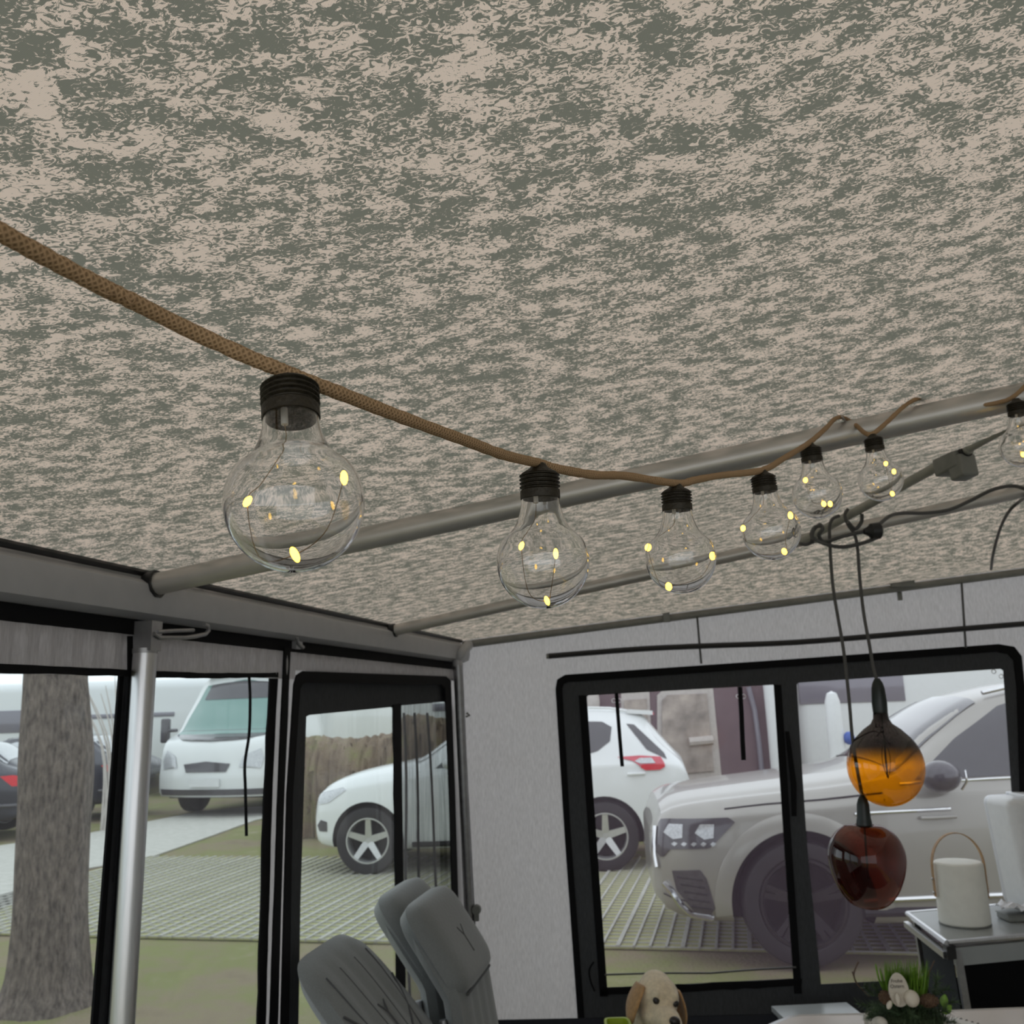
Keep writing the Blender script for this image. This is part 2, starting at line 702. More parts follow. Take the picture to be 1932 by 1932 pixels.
def root(name, loc, label=None, cat=None, group=None, kind=None):
    o = bpy.data.objects.new(name, None)
    o.empty_display_size = 0.05
    COL.objects.link(o)
    o.location = loc
    return tag(o, label, cat, group, kind)


def evaluated(o):
    """replace an object's mesh by its modifier result"""
    bpy.context.view_layer.update()
    dg = bpy.context.evaluated_depsgraph_get()
    me = bpy.data.meshes.new_from_object(o.evaluated_get(dg))
    o.modifiers.clear()
    o.data = me
    return o


def bez(pts, k=6):
    """Catmull-Rom through points"""
    pts = [Vector(p) for p in pts]
    out = []
    for i in range(len(pts) - 1):
        p0, p1, p2, p3 = pts[max(i - 1, 0)], pts[i], pts[i + 1], pts[min(i + 2, len(pts) - 1)]
        for j in range(k):
            t = j / k
            out.append(0.5 * ((2 * p1) + (p2 - p0) * t + (2 * p0 - 5 * p1 + 4 * p2 - p3) * t * t
                              + (3 * p1 - p0 - 3 * p2 + p3) * t ** 3))
    out.append(pts[-1])
    return out


def pxs(fn, pts, off=0.0):
    return [fn(x, y, off) for x, y in pts]


# ================================================================== THE AWNING SHELL
def roof_z(s, w):
    tab = [(-0.1, .092), (0.0, .092), (0.45, .125), (0.97, .157), (1.7, .142), (2.37, .133), (3.2, .135), (5, .135)]
    m = interp(tab, s, 1)
    sag = 0.0
    for a, b in ((0.0, 0.97), (0.97, 2.37), (2.37, 3.9)):
        if a < s < b:
            sag = 0.012 * math.sin(PI * (s - a) / (b - a)) * min(1, w / 0.5)
    return 1.985 + m * w + sag


def tent(s, w, z=None):
    p = PC - DF * s + NF * w
    return Vector((p.x, p.y, roof_z(s, w) if z is None else z))


def end_w(s_w):
    """s of the end wall plane at inward distance w (the end wall is not quite square to the front)"""
    # point on end wall: PC + DE*t ; w = t*DE.NF
    t = s_w / DE.dot(NF)
    return -(DE * t).dot(DF)


def under_roof(px, py, drop):
    """point on the sight line of a pixel, drop metres below the roof cloth"""
    d_ = ray(px, py)
    d_ = d_ / d_.y
    lo, hi = 0.3, 6.0
    for _ in range(40):
        mid = (lo + hi) / 2
        p = CAM + d_ * mid
        w_ = (p - PC).dot(NF)
        s_ = max((PC - p).dot(DF), 0)
        if p.z > roof_z(s_, w_) - drop:
            hi = mid
        else:
            lo = mid
    return CAM + d_ * lo


# roof cloth
b = MB()
rows = []
NS, NW = 60, 30
for i in range(NS + 1):
    row = []
    for j in range(NW + 1):
        w = -0.01 + 3.0 * j / NW
        s0 = end_w(w)
        s = s0 + (4.9 - s0) * i / NS
        row.append(tent(s, w) if s >= 0 else (PC - DF * s + NF * w + ZUP * (roof_z(0, w))))
    rows.append(row)
b.grid(rows)
ceil_o = b.build('ceiling', M_ROOF)
tag(ceil_o, 'mottled beige and grey-green cloth roof of the awning', kind='structure')

# front rail (gutter beam) and black keder band below it
b = MB()
prof = [(0.0, 1.985), (0.012, 1.972), (0.03, 1.966), (0.048, 1.955), (0.052, 1.925), (0.045, 1.895), (0.02, 1.886), (-0.05, 1.886), (-0.06, 1.99)]
rows = []
for s in (0.0, 5.0):
    rows.append([tent(s, w, z) for w, z in prof])
b.grid(rows)
b.f.append(tuple(range(len(prof))))
b.f.append(tuple(range(2 * len(prof) - 1, len(prof) - 1, -1)))
o = b.build('trim_1', M_RAIL, smooth=True)
tag(o, 'grey front rail running along the awning roof edge', kind='structure')
b = MB()
b.tube([tent(s, 0.02, 1.982) for s in (0.03, 5.0)], 0.008, 8)
o = b.build('trim_2', M_PLBLACK)
tag(o, 'black piping line between roof cloth and front rail', kind='structure')
b = MB()
rows = []
for i in range(41):
    s = 4.9 * i / 40
    x = 0.004 * math.sin(i * 1.7)
    rows.append([tent(s, 0.004, 1.888), tent(s, 0.008 + x, 1.872), tent(s, 0.006, 1.846 + 0.004 * math.sin(i * 0.9))])
b.grid(rows)
o = b.build('trim_3', M_BLACK)
tag(o, 'black band under the front rail', kind='structure')

# front wall cloth (upper strip and strips between the panels) with holes for the windows
W1 = [(-330, 1262), (232, 1273), (178, 1945), (130, 2500), (-560, 2500)]
W2 = [(262, 1276), (510, 1278), (487, 1945), (470, 2500), (190, 2500)]
W3 = [(556, 1290), (562, 1274), (575, 1268), (842, 1277), (850, 1284), (872, 1932), (885, 2300), (545, 2300), (530, 1932)]
b = MB()
outer = [tent(-0.0, 0, 1.875), tent(4.9, 0, 1.875), tent(4.9, 0, 0.01), tent(0.0, 0, 0.01)]


def clampz(pts, zlo=0.4):
    return [Vector((p.x, p.y, max(p.z, zlo))) for p in pts]


H1 = clampz(pxs(FW, [(-330, 1262), (232, 1273), (178, 1945)]) + [FW(165, 2130), tent(3.6, 0, 0.4)])
H1 = [tent(3.7, 0, 1.745), FW(236, 1273), FW(178, 1945), FW(172, 2020), tent(3.7, 0, 0.45)]
H1[3] = H1[2].lerp(H1[1], -0.02)
H1[3] = Vector((H1[2].x, H1[2].y, H1[2].z - 0.1))
H2 = [FW(262, 1276), FW(510, 1277), FW(487, 1945), FW(486, 1985), FW(205, 1990)]
H3 = [FW(556, 1290), FW(562, 1274), FW(575, 1268), FW(842, 1277), FW(850, 1284), FW(872, 1932), FW(873, 1945), FW(530, 1960)]
b.slab(outer, NF, 0.0, [H1, H2, H3])
wall_left = b.build('wall_left', M_WALL, smooth=False)
tag(wall_left, 'grey woven cloth front wall of the awning', kind='structure')


def ribbon(fn, A, B, off, th, n):
    """band between two pixel polylines, lifted off the wall and th thick"""
    m = MB()
    rows = [[fn(a[0], a[1], off), fn(b_[0], b_[1], off)] for a, b_ in zip(A, B)]
    k = len(rows)
    v = [p for r in rows for p in r]
    v2 = [p - n * th for p in v]
    fs = []
    for i in range(k - 1):
        a, b_, c, d = 2 * i, 2 * i + 1, 2 * i + 3, 2 * i + 2
        fs += [(a, b_, c, d), (a + 2 * k, d + 2 * k, c + 2 * k, b_ + 2 * k),
               (a, d, d + 2 * k, a + 2 * k), (b_, b_ + 2 * k, c + 2 * k, c)]
    fs += [(0, 2 * k, 2 * k + 1, 1), (2 * k - 2, 2 * k - 1, 4 * k - 1, 4 * k - 2)]
    m.add(v + v2, fs)
    return m


def wavy(A, amp, seed, n=18):
    """resample a pixel polyline with slight hand-sewn waviness"""
    r = random.Random(seed)
    out = []
    L = [0]
    for p, q in zip(A, A[1:]):
        L.append(L[-1] + math.hypot(q[0] - p[0], q[1] - p[1]))
    for i in range(n + 1):
        d = L[-1] * i / n
        for j in range(len(A) - 1):
            if L[j] <= d <= L[j + 1] + 1e-6:
                t = (d - L[j]) / max(L[j + 1] - L[j], 1e-6)
                out.append((lerp(A[j][0], A[j + 1][0], t) + r.uniform(-amp, amp), lerp(A[j][1], A[j + 1][1], t) + r.uniform(-amp, amp)))
                break
    return out


# --- window 1: big panel left of the pole
w = root('window_1', FW(100, 1600), kind='structure', label='clear film window panel left of the aluminium pole')
MB().slab(H1, NF, 0.0).build('pane', M_FILM, w, smooth=False, recalc=False)
ribbon(FW, wavy([(-420, 1240), (0, 1252), (245, 1264)], 1, 1), wavy([(-420, 1258), (0, 1270), (245, 1276)], 1, 2), 0.020, 0.004, NF).build('top_border', M_BLACK, w)
ribbon(FW, [(226, 1275), (170, 1990)], [(234, 1275), (181, 1990)], 0.006, 0.005, NF).build('side_border', M_BLACK, w)
ribbon(FW, [(234, 1275), (181, 1990)], [(250, 1275), (207, 1990)], 0.004, 0.005, NF).build('side_strip', M_DARKCLOTH, w)
ribbon(FW, [(243, 1200), (243, 1275), (196, 1990)], [(251, 1200), (251, 1275), (210, 1990)], 0.020, 0.004, NF).build('zip', M_BLACK, w)
ribbon(FW, [(246, 1300), (215, 1665)], [(255, 1300), (227, 1668)], 0.016, 0.004, NF).build('roll_up_strap', M_BLACK, w)

# --- window 2: panel between the pole and the door
w = root('window_2', FW(400, 1600), kind='structure', label='clear film window panel right of the aluminium pole')
MB().slab(H2, NF, 0.0).build('pane', M_FILM, w, smooth=False, recalc=False)
ribbon(FW, wavy([(250, 1264), (400, 1270), (525, 1269)], 0.6, 3), wavy([(250, 1278), (400, 1280), (525, 1278)], 0.6, 4), 0.020, 0.004, NF).build('top_border', M_BLACK, w)
ribbon(FW, wavy([(510, 1273), (499, 1500), (485, 1990)], 1.0, 5), wavy([(525, 1273), (514, 1500), (500, 1990)], 0.5, 6), 0.006, 0.005, NF).build('side_border', M_BLACK, w)
MB().tube([FW(x, y, 0.03) for x, y in bez([(470, 1276, 0), (472, 1320, 0), (470, 1385, 0), (462, 1440, 0), (463, 1490, 0), (465, 1577, 0)], 4) and
           [(p.x, p.y) for p in bez([(470, 1276, 0), (472, 1320, 0), (470, 1385, 0), (462, 1440, 0), (463, 1490, 0), (465, 1577, 0)], 4)]],
          0.0038, 6).build('roll_up_strap', M_BLACK, w)

# folded second cloth layer, added to darken the wall strip below the black band
b = MB()
for s_a, s_b, zbot in ((1.69, 4.8, FW(100, 1262).z), (0.10, 1.69, FW(700, 1275).z)):
    rows = []
    for i in range(7):
        row = []
        for j in range(301):
            s_ = lerp(s_a, s_b, j / 300)
            z_ = lerp(1.852, zbot, i / 6)
            row.append(tent(s_, 0.016 + (0.004 * math.sin(s_ * 95 + 2 * math.sin(s_ * 7)) + 0.003 * math.sin(s_ * 210)) * (0.3 + 0.7 * math.sin(PI * i / 6)), z_))
        rows.append(row)
    b.grid(rows)
o = b.build('trim_5', M_WALL)
tag(o, 'gathered grey second cloth layer added to darken the front wall above its film windows', kind='structure')

# black seam between window 2 and the door
o = ribbon(FW, wavy([(537, 1222), (525, 1500), (508, 1990)], 0.4, 7), wavy([(549, 1222), (537, 1500), (523, 1990)], 0.4, 8), 0.020, 0.004, NF).build('trim_4', M_BLACK)
tag(o, 'black zip seam between the film window and the door panel', kind='structure')

# --- door panel with window film and net curtain
d = root('door_1', FW(700, 1700), kind='structure', label='charcoal framed door panel with film window and black net')
HD1 = [FW(x, y) for x, y in [(578, 1352), (584, 1349), (738, 1334), (744, 1337), (746, 1500), (750, 1930), (751, 1944), (563, 1944), (567, 1700)]]
HD2 = [FW(x, y) for x, y in [(757, 1331), (838, 1324), (842, 1328), (848, 1500), (858, 1930), (858, 1941), (766, 1943), (760, 1600)]]
MB().slab(H3, NF, 0.003, [HD1, HD2]).build('door_frame', M_DARKCLOTH, d, smooth=False)
MB().slab(HD1, NF, 0.0).build('pane', M_FILM, d, smooth=False, recalc=False)
MB().slab(HD2, NF, 0.0).build('pane', M_FILM, d, smooth=False, recalc=False)
A = [(530, 1960), (542, 1500), (555, 1292), (560, 1274), (572, 1266), (842, 1276), (851, 1284), (859, 1500), (872, 1932)]
B = [(545, 1960), (553, 1500), (567, 1300), (571, 1291), (580, 1288), (834, 1292), (840, 1298), (848, 1500), (862, 1932)]
ribbon(FW, A, B, 0.024, 0.004, NF).build('border', M_BLACK, d)
ribbon(FW, wavy([(743, 1330), (745, 1500), (751, 1940)], 0.8, 9), wavy([(757, 1328), (758, 1500), (767, 1940)], 0.8, 10), 0.007, 0.006, NF).build('zip', M_BLACK, d)
# net gathered in folds behind the right-hand opening
b = MB()
rows = []
for i in range(13):
    t = i / 12
    row = []
    for j in range(49):
        u = j / 48
        px = lerp(lerp(755, 764, t), lerp(842, 862, t), u)
        py = lerp(1326, 1945, t)
        row.append(FW(px, py, -0.035 + 0.02 * math.sin(u * 26 + 2.2 * math.sin(t * 3) + 0.6) * (0.5 + 0.5 * u) + 0.008 * math.sin(u * 61)))
    rows.append(row)
b.grid(rows).build('net_curtain', M_NET, d)
b = MB()
for px0, px1, k in ((782, 800, 2.0), (806, 838, 1.5), (762, 772, 2.5)):
    path = [FW(lerp(px0, px1, t / 10) + k * math.sin(t * 0.8), lerp(1345, 1935, t / 10), -0.012) for t in range(11)]
    b = MB().tube(path, 0.0055, 6)
    b.build('net_fold', M_BLACK, d)

# --- end wall
b = MB()
TWE = 2.95
outer = []
for i in range(21):
    t = TWE * i / 20
    w_ = t * DE.dot(NF)
    outer.append(PC + DE * t + ZUP * (roof_z(0, w_) + 0.012))
outer += [PC + DE * TWE + ZUP * 0.0, PC + ZUP * 0.0]
HE = [EW(x, y) for x, y in [(1049, 1300), (1052, 1284), (1066, 1275), (1885, 1217), (1912, 1222), (1926, 1240), (1932, 1300), (1950, 1920), (1091, 1924)]]
b.slab(outer, NE, 0.0, [HE])
wall_back = b.build('wall_back', M_WALL, smooth=False)
tag(wall_back, 'light grey woven cloth end wall of the awning', kind='structure')
HE1 = [(1106, 1316), (1110, 1312), (1458, 1292), (1463, 1295), (1483, 1600), (1502, 1846), (1144, 1864), (1122, 1560)]
HE2 = [(1503, 1292), (1507, 1288), (1888, 1262), (1893, 1265), (1912, 1540), (1935, 1838), (1549, 1857), (1523, 1600)]
w = root('window_3', EW(1490, 1600), kind='structure', label='wide film window with charcoal frame in the end wall')
hp1, hp2 = pxs(EW, HE1), pxs(EW, HE2)
MB().slab(HE, NE, 0.003, [hp1, hp2]).build('window_frame', M_DARKCLOTH, w, smooth=False)
MB().slab(hp1, NE, 0.0).build('pane', M_FILM_E, w, smooth=False, recalc=False)
MB().slab(hp2, NE, 0.0).build('pane', M_FILM_E, w, smooth=False, recalc=False)
A = [(1103, 1924), (1076, 1560), (1061, 1300), (1064, 1290), (1072, 1287), (1500, 1257), (1880, 1230), (1902, 1234), (1913, 1246), (1919, 1300), (1938, 1924)]
B = [(1090, 1924), (1064, 1560), (1048, 1300), (1051, 1282), (1066, 1273), (1500, 1243), (1884, 1215), (1914, 1220), (1928, 1238), (1934, 1300), (1952, 1924)]
ribbon(EW, A, B, 0.006, 0.006, NE).build('border', M_BLACK, w)
ribbon(EW, [(1092, 1312), (1109, 1560), (1132, 1880)], [(1107, 1312), (1124, 1560), (1147, 1880)], 0.006, 0.006, NE).build('zip', M_BLACK, w)
ribbon(EW, wavy([(1132, 1864), (1320, 1856), (1512, 1846)], 1, 11), wavy([(1132, 1878), (1320, 1870), (1512, 1860)], 1, 12), 0.006, 0.006, NE).build('zip', M_BLACK, w)
ribbon(EW, [(1460, 1292), (1480, 1600), (1499, 1875)], [(1474, 1292), (1494, 1600), (1513, 1875)], 0.006, 0.006, NE).build('zip', M_BLACK, w)
ribbon(EW, [(1482, 1380), (1492, 1480), (1494, 1540)], [(1489, 1380), (1503, 1480), (1503, 1540)], 0.012, 0.006, NE).build('roll_up_strap', M_BLACK, w)
MB().tube([EW(x, y, 0.012) for x, y in [(1163, 1308), (1166, 1350), (1170, 1400), (1174, 1446)]], 0.010, 6, squash=0.9).build('roll_up_strap', M_BLACK, w)
MB().tube([EW(x, y, 0.012) for x, y in [(1396, 1296), (1399, 1350), (1401, 1400), (1403, 1434)]], 0.012, 6, squash=0.9).build('roll_up_strap', M_BLACK, w)
for cx, cy in ((1158, 1322), (1168, 1322), (1393, 1314), (1403, 1314), (1875, 1267), (1889, 1276)):
    P = EW(cx, cy, 0.01)
    ringp = [P + DE * (0.009 * math.cos(a * PI / 6)) + ZUP * (0.009 * math.sin(a * PI / 6)) for a in range(13)]
    MB().tube(ringp, 0.0018, 5, cap=False).build('eyelet', M_ALU, w)
MB().tube([EW(x, y, 0.012) for x, y in [(1141, 1839), (1240, 1836), (1340, 1836), (1430, 1829), (1502, 1825)]], 0.004, 6).build('seam_cord', M_CABLE, w)
b = MB().tube([EW(p.x, p.y, 0.02) for p in bez([(1120, 1815, 0), (1112, 1830, 0), (1114, 1850, 0), (1122, 1870, 0)], 4)], 0.004, 6)
b.build('zip_puller', M_BLACK, w)

# skirts along both walls
b = MB()
b.slab([tent(0, 0.012, 0.40), tent(4.9, 0.012, 0.40), tent(4.9, 0.012, 0.0), tent(0, 0.012, 0.0)], NF, 0.006)
tag(b.build('baseboard_left', M_SKIRT, smooth=False), 'dark navy mud skirt below the front wall', kind='structure')
b = MB()
P0, P1 = PC + NE * 0.012, PC + DE * TWE + NE * 0.012
b.slab([P0 + ZUP * 0.402, P1 + ZUP * 0.41, P1, P0], NE, 0.006)
tag(b.build('baseboard_back', M_SKIRT, smooth=False), 'dark navy mud skirt below the end wall', kind='structure')

# groundsheet and caravan side wall
b = MB()
fl = [tent(0, 0, 0.012), tent(4.9, 0, 0.012), tent(4.9, 2.85, 0.012), PC + DE * TWE + ZUP * 0.012]
b.slab(fl, ZUP, 0.012)
tag(b.build('floor', M_FLOOR, smooth=False), 'dark groundsheet inside the awning', kind='structure')
b = MB()
b.slab([tent(end_w(2.86), 2.86, 2.5), tent(4.9, 2.86, 2.5), tent(4.9, 2.86, 0.3), tent(end_w(2.86), 2.86, 0.3)], NF, -0.03)
tag(b.build('wall_right', M_WHITEP, smooth=False), 'white caravan side wall', kind='structure')


# ================================================================== POLES AND RODS
def on_roof_pole(s, w0, w1, name, label, r=0.016, drop=0.024, k=14):
    P = root(name, tent(s, w0), label, 'pole', 'awning roof poles')
    pts = []
    for i in range(k + 1):
        w_ = lerp(w0, w1, i / k)
        pts.append(tent(s, w_) - ZUP * drop)
    MB().tube(pts, r, 12).build('tube', M_POLE, P)
    d_ = (pts[1] - pts[0]).normalized()
    MB().tube([pts[0] - d_ * 0.02, pts[0] + d_ * 0.002], r * 1.25, 10).build('end_cap', M_PLBLACK, P)
    return P, pts


pole1, pts1 = on_roof_pole(2.40, 0.05, 2.8, 'roof_pole', 'aluminium roof pole that the jute light string is hooked to', 0.024, 0.034)
pole2, pts2 = on_roof_pole(0.97, 0.05, 2.8, 'roof_pole', 'aluminium roof pole the tangled pendant cables hang from', 0.020, 0.030)
# edge pole along the end wall
P = root('roof_pole', PC + ZUP * roof_z(0, 0), 'grey roof pole along the top of the end wall', 'pole', 'awning roof poles')
pts = []
for i in range(15):
    t = 0.02 + 2.85 * i / 14
    p = PC + DE * t + NE * 0.03
    pts.append(p + ZUP * (roof_z(0, t * DE.dot(NF)) - 0.022))
EDGE = pts
MB().tube(pts, 0.017, 10).build('tube', solid('olive_grey_tube', (0.21, 0.21, 0.19), 0.55), P)
cl = EW(1257, 1163, 0.05)
MB().obox(cl, DE * 0.014, NE * 0.012, ZUP * 0.026).build('clip', M_PVCGREY, P)
br = EW(1702, 1096, 0.06)
MB().obox(br, DE * 0.05, NE * 0.012, ZUP * 0.026).obox(br - DE * 0.045 + ZUP * 0.02, DE * 0.03, NE * 0.012, ZUP * 0.012).build('bracket', M_PVCGREY, P)
MB().obox(EW(1697, 1120, 0.02), DE * 0.010, NE * 0.003, ZUP * 0.03).build('webbing_tab', M_PVCGREY, P)
for px in (1257, ):
    pass

# diagonal brace with clamp block
A_ = DEP(1512, 1022, 2.92)
B_ = DEP(1945, 782, 1.95)
P = root('brace_pole', A_, 'slim diagonal brace pole with a grey clamp block under the roof', 'pole')
pp = [A_.lerp(B_, i / 8) for i in range(9)]
dirb = (B_ - A_).normalized()
MB().tube([A_, A_.lerp(B_, 0.80)], 0.0125, 12).build('outer_tube', M_BRACE, P)
MB().tube([A_.lerp(B_, 0.72), B_ + dirb * 0.3], 0.0095, 12).build('inner_tube', M_BRACE, P)
c = A_.lerp(B_, 0.735)
sd = dirb.cross(ZUP).normalized()
upb = sd.cross(dirb)
cb = MB().rbox((0, 0, 0), (0.085, 0.05, 0.045), 0.006)
Rb = Matrix((dirb, sd, upb)).transposed()
cb.v = [c - upb * 0.012 + Rb @ v for v in cb.v]
k_ = MB().rbox((0, 0, 0), (0.05, 0.045, 0.055), 0.006)
k_.v = [c - upb * 0.035 + dirb * 0.03 + Rb @ v for v in k_.v]
cb.build('clamp', M_PVCGREY, P)
k_.build('clamp_screw', M_PVCGREY, P)
MB().tube([c + dirb * 0.045, c + dirb * 0.056], 0.0165, 14).build('collar', M_PLBLACK, P)

# support pole on the left with clamp and lever
top = FW(276, 1196, 0.05)
bot = FW(238, 1800, 0.05)
ddir = (bot - top).normalized()
foot = top + ddir * ((top.z - 0.012) / -ddir.z)
P = root('support_pole', foot, 'tall round aluminium support pole between two film windows', 'pole')
MB().tube([top + ddir * 0.03, foot], 0.0235, 24).build('tube', M_ALU, P)
MB().tube([top + ddir * 0.03 - ddir * 0.0, top + ddir * 0.04], 0.0245, 20).build('collar', M_ALUD, P)
MB().obox(top + ddir * 0.005 + NF * 0.004, DF * 0.018, NF * 0.02, ddir * 0.03).build('head_bracket', M_ALUD, P)
lv = [FW(x, y, 0.075) for x, y in [(290, 1196), (300, 1203), (350, 1203), (372, 1200), (388, 1196), (394, 1189), (392, 1181), (385, 1178)]]
MB().tube(lv, 0.0045, 8).build('lever', M_ALUD, P)
lv = [FW(x, y, 0.075) for x, y in [(297, 1192), (330, 1190), (365, 1189)]]
MB().tube(lv, 0.004, 8).build('lever_arm', M_ALUD, P)
sh = MB().lathe([(0.03, 0.0), (0.033, 0.004), (0.03, 0.012), (0.025, 0.03)], 20, foot)
sh.build('foot', M_PLBLACK, P)

# small hook on the rail above the seam
hk = FW(566, 1217, 0.06)
P = MB()
P.tube([hk + DF * 0.02 - ZUP * 0.006, hk, hk - DF * 0.015 + ZUP * 0.008, hk - DF * 0.02 + ZUP * 0.02], 0.005, 8)
P.obox(hk - NF * 0.008, DF * 0.02, NF * 0.006, ZUP * 0.01)
o = P.build('rail_hook', M_ALUD, origin=hk)
tag(o, 'small metal hook on the front rail above the door seam', 'hook')

# corner pole
tp = FW(864, 1252, 0.045)
bt = FW(893, 1900, 0.03)
dd = (bt - tp).normalized()
ft = tp + dd * ((tp.z - 0.012) / -dd.z)
P = root('corner_pole', ft, 'grey corner pole where the front wall meets the end wall', 'pole')
MB().tube([tp, ft], 0.021, 16).build('tube', M_ALUD, P)
el = bez([tp + ZUP * -0.01, tp + ZUP * 0.02, tp + ZUP * 0.05 + DE * 0.02, EDGE[0] + DE * 0.03], 5)
MB().tube(el, 0.022, 12).build('elbow', M_RAIL, P)
s2 = [FW(882, 1268, -0.0) + NF * 0.06, FW(884, 1500) + NF * 0.055, FW(906, 1932) + NF * 0.055]
MB().tube([EW(869, 1262, 0.03), EW(883, 1500, 0.03), EW(905, 1930, 0.03)], 0.004, 6).build('edge_piping', M_BLACK, P)
MB().tube([EW(880, 1345, 0.03), EW(886, 1350, 0.03), EW(879, 1352, 0.03)], 0.006, 6).build('hook', M_PVCGREY, P)
kn = EW(899, 1716, 0.06)
MB().lathe([(0, -0.02), (0.018, -0.02), (0.02, -0.012), (0.02, 0.012), (0.018, 0.02), (0, 0.02)], 12, kn, (DE, ZUP, NE)).obox(kn - ZUP * 0.025, DE * 0.01, NE * 0.012, ZUP * 0.02).build('clamp_knob', M_PVCGREY, P)
MB().tube([EW(p.x, p.y, 0.06) for p in bez([(868, 1868, 0), (884, 1872, 0), (893, 1890, 0), (895, 1910, 0), (888, 1926, 0)], 4)], 0.005, 6).build('cable_loop', M_CABLE, P)

# curtain rod across the end wall and two hanging cords
rp = [EW(p.x, p.y, 0.05) for p in bez([(1035, 1238, 0), (1200, 1225, 0), (1322, 1219, 0), (1500, 1212, 0), (1700, 1196, 0), (1820, 1186, 0), (1932, 1177, 0), (2010, 1171, 0)], 4)]
P = root('curtain_rod', rp[0], 'thin black slightly bowed rod hung across the grey end wall', 'rod')
MB().tube(rp, 0.0125, 8).build('rod', M_PLBLACK, P)
MB().tube([rp[0] - DE * 0.01, rp[0] + DE * 0.018], 0.0115, 8).build('end_cap', M_PVCGREY, P)
for a, b_, lab in (((1315, 1161), (1323, 1252), 'thin dark cord holding the curtain rod left of the pendant lamps'),
                   ((1814, 1097), (1822, 1222), 'thin dark cord holding the curtain rod right of the pendant lamps')):
    pa, pb = EW(*a, 0.038), EW(*b_, 0.012)
    mid = EW((a[0] + b_[0]) / 2, (a[1] + b_[1]) / 2, 0.036)
    o = MB().tube([pa, mid, pb], 0.005, 6).build('hanging_cord', M_CABLE, origin=pa)
    tag(o, lab, 'cord', 'cords of the curtain rod')

# ================================================================== LIGHT STRING
rope_px = [(-60, 395, .318), (0, 437, .330), (90, 487, .350), (200, 545, .376), (245, 566, .386), (360, 624, .414), (470, 674, .434), (520, 694, .442),
           (548, 706, .447), (590, 722, .455), (680, 757, .487), (760, 788, .522), (880, 832, .590), (950, 858, .642), (1016, 874, .700),
           (1050, 884, .722), (1120, 896, .780), (1180, 898, .836), (1278, 912, .914), (1310, 906, .945), (1360, 897, 1.0), (1438, 887, 1.076),
           (1480, 864, 1.150), (1527, 835, 1.290), (1556, 810, 1.400), (1576, 790, 1.520), (1590, 788, 1.62), (1612, 800, 1.62), (1632, 817, 1.50), (1647, 818, 1.476),
           (1672, 798, 1.50), (1712, 762, 1.56), (1750, 747, 1.63), (1790, 752, 1.66), (1840, 764, 1.575), (1885, 759, 1.55), (1918, 744, 1.53), (1970, 690, 1.53)]
rp3 = [DEP(x, y, d_) for x, y, d_ in rope_px]
path = bez(rp3, 10)
jit = random.Random(3)
P = root('light_string', rp3[3], 'brown braided jute rope carrying clear light bulbs under the roof', 'rope')
b = MB()
b.tube(path, [0.0038 * jit.uniform(0.93, 1.07) for _ in path], 14)
b.build('rope', M_ROPE, P)
# loose fibres / thread ends
fr = MB()
q0 = DEP(205, 550, .373)
fr.tube(bez([DEP(218, 556, .375), DEP(205, 556, .372), DEP(187, 548, .371), DEP(190, 543, .373)], 4), 0.0005, 5)
fr.build('loose_thread', M_ROPE, P)
fr = MB()
fr.tube(bez([DEP(238, 560, .38), DEP(245, 571, .379), DEP(252, 572, .38), DEP(256, 563, .383)], 4), 0.0005, 5)
fr.build('loose_thread', M_ROPE, P)
fr = MB()
fr.tube(bez([DEP(546, 706, .444), DEP(548, 698, .444), DEP(551, 693, .444)], 3), 0.0008, 5)
fr.build('loose_thread', M_ROPE, P)

# clear clip holding the rope on the pole
c0 = DEP(1578, 788, 1.54)
o = MB().tube(bez([DEP(1576, 786, 1.53), DEP(1590, 788, 1.60), DEP(1598, 805, 1.63), DEP(1592, 824, 1.63)], 5), 0.0018, 6).build('pole_clip', solid('clear_grey_wire', (0.4, 0.4, 0.4), 0.3, 0.6), origin=c0)
tag(o, 'thin wire clip holding the jute rope to the roof pole', 'clip')


def bulb_meshes():
    """one bulb along -Z, cap top at the origin (metres)"""
    Rg = 0.030
    cz = -0.0630
    prof = [(0.0124, -0.0195), (0.0128, -0.026), (0.0138, -0.0305), (0.0155, -0.0355), (0.0183, -0.0408), (0.0222, -0.0450)]
    out = list(prof)
    for i in range(17):
        a = math.radians(28) - math.radians(118) * i / 16
        out.append((Rg * math.cos(a) if i < 16 else 0.0, cz + Rg * math.sin(a)))
    th = 0.0010
    inner = []
    for i, (r, z) in enumerate(out):
        if i < len(prof):
            inner.append((r - th, z))
        else:
            a = math.radians(28) - math.radians(118) * (i - len(prof)) / 16
            inner.append(((Rg - th) * math.cos(a) if i < len(out) - 1 else 0.0, cz + (Rg - th) * math.sin(a)))
    full = [out[0]] + inner[:1]
    full = out + inner[::-1] + [out[0]]
    g = MB().lathe(full[::-1], 48).mesh('glass', M_GLASSB, recalc=False)
    cap = [(0, 0.002), (0.004, 0.002), (0.0055, 0.0), (0.0062, -0.0012), (0.0112, -0.0042), (0.0122, -0.0052)]
    z = -0.0052
    for k in range(4):
        cap += [(0.0119, z - 0.0002), (0.0133, z - 0.0009), (0.0133, z - 0.0012), (0.0119, z - 0.0019), (0.0118, z - 0.0024)]
        z -= 0.0025
    cap += [(0.0124, -0.0160), (0.0130, -0.0162), (0.0130, -0.0216), (0.0126, -0.0218), (0.0126, -0.0200), (0.0118, -0.0165), (0, -0.0160)]
    c = MB().lathe(cap, 32).mesh('cap', M_CAP)
    sl = MB().tube([(-0.003, 0, -0.016), (-0.003, 0, -0.0245)], 0.0016, 8).mesh('sleeve', M_TUBEW)
    return g, c, sl


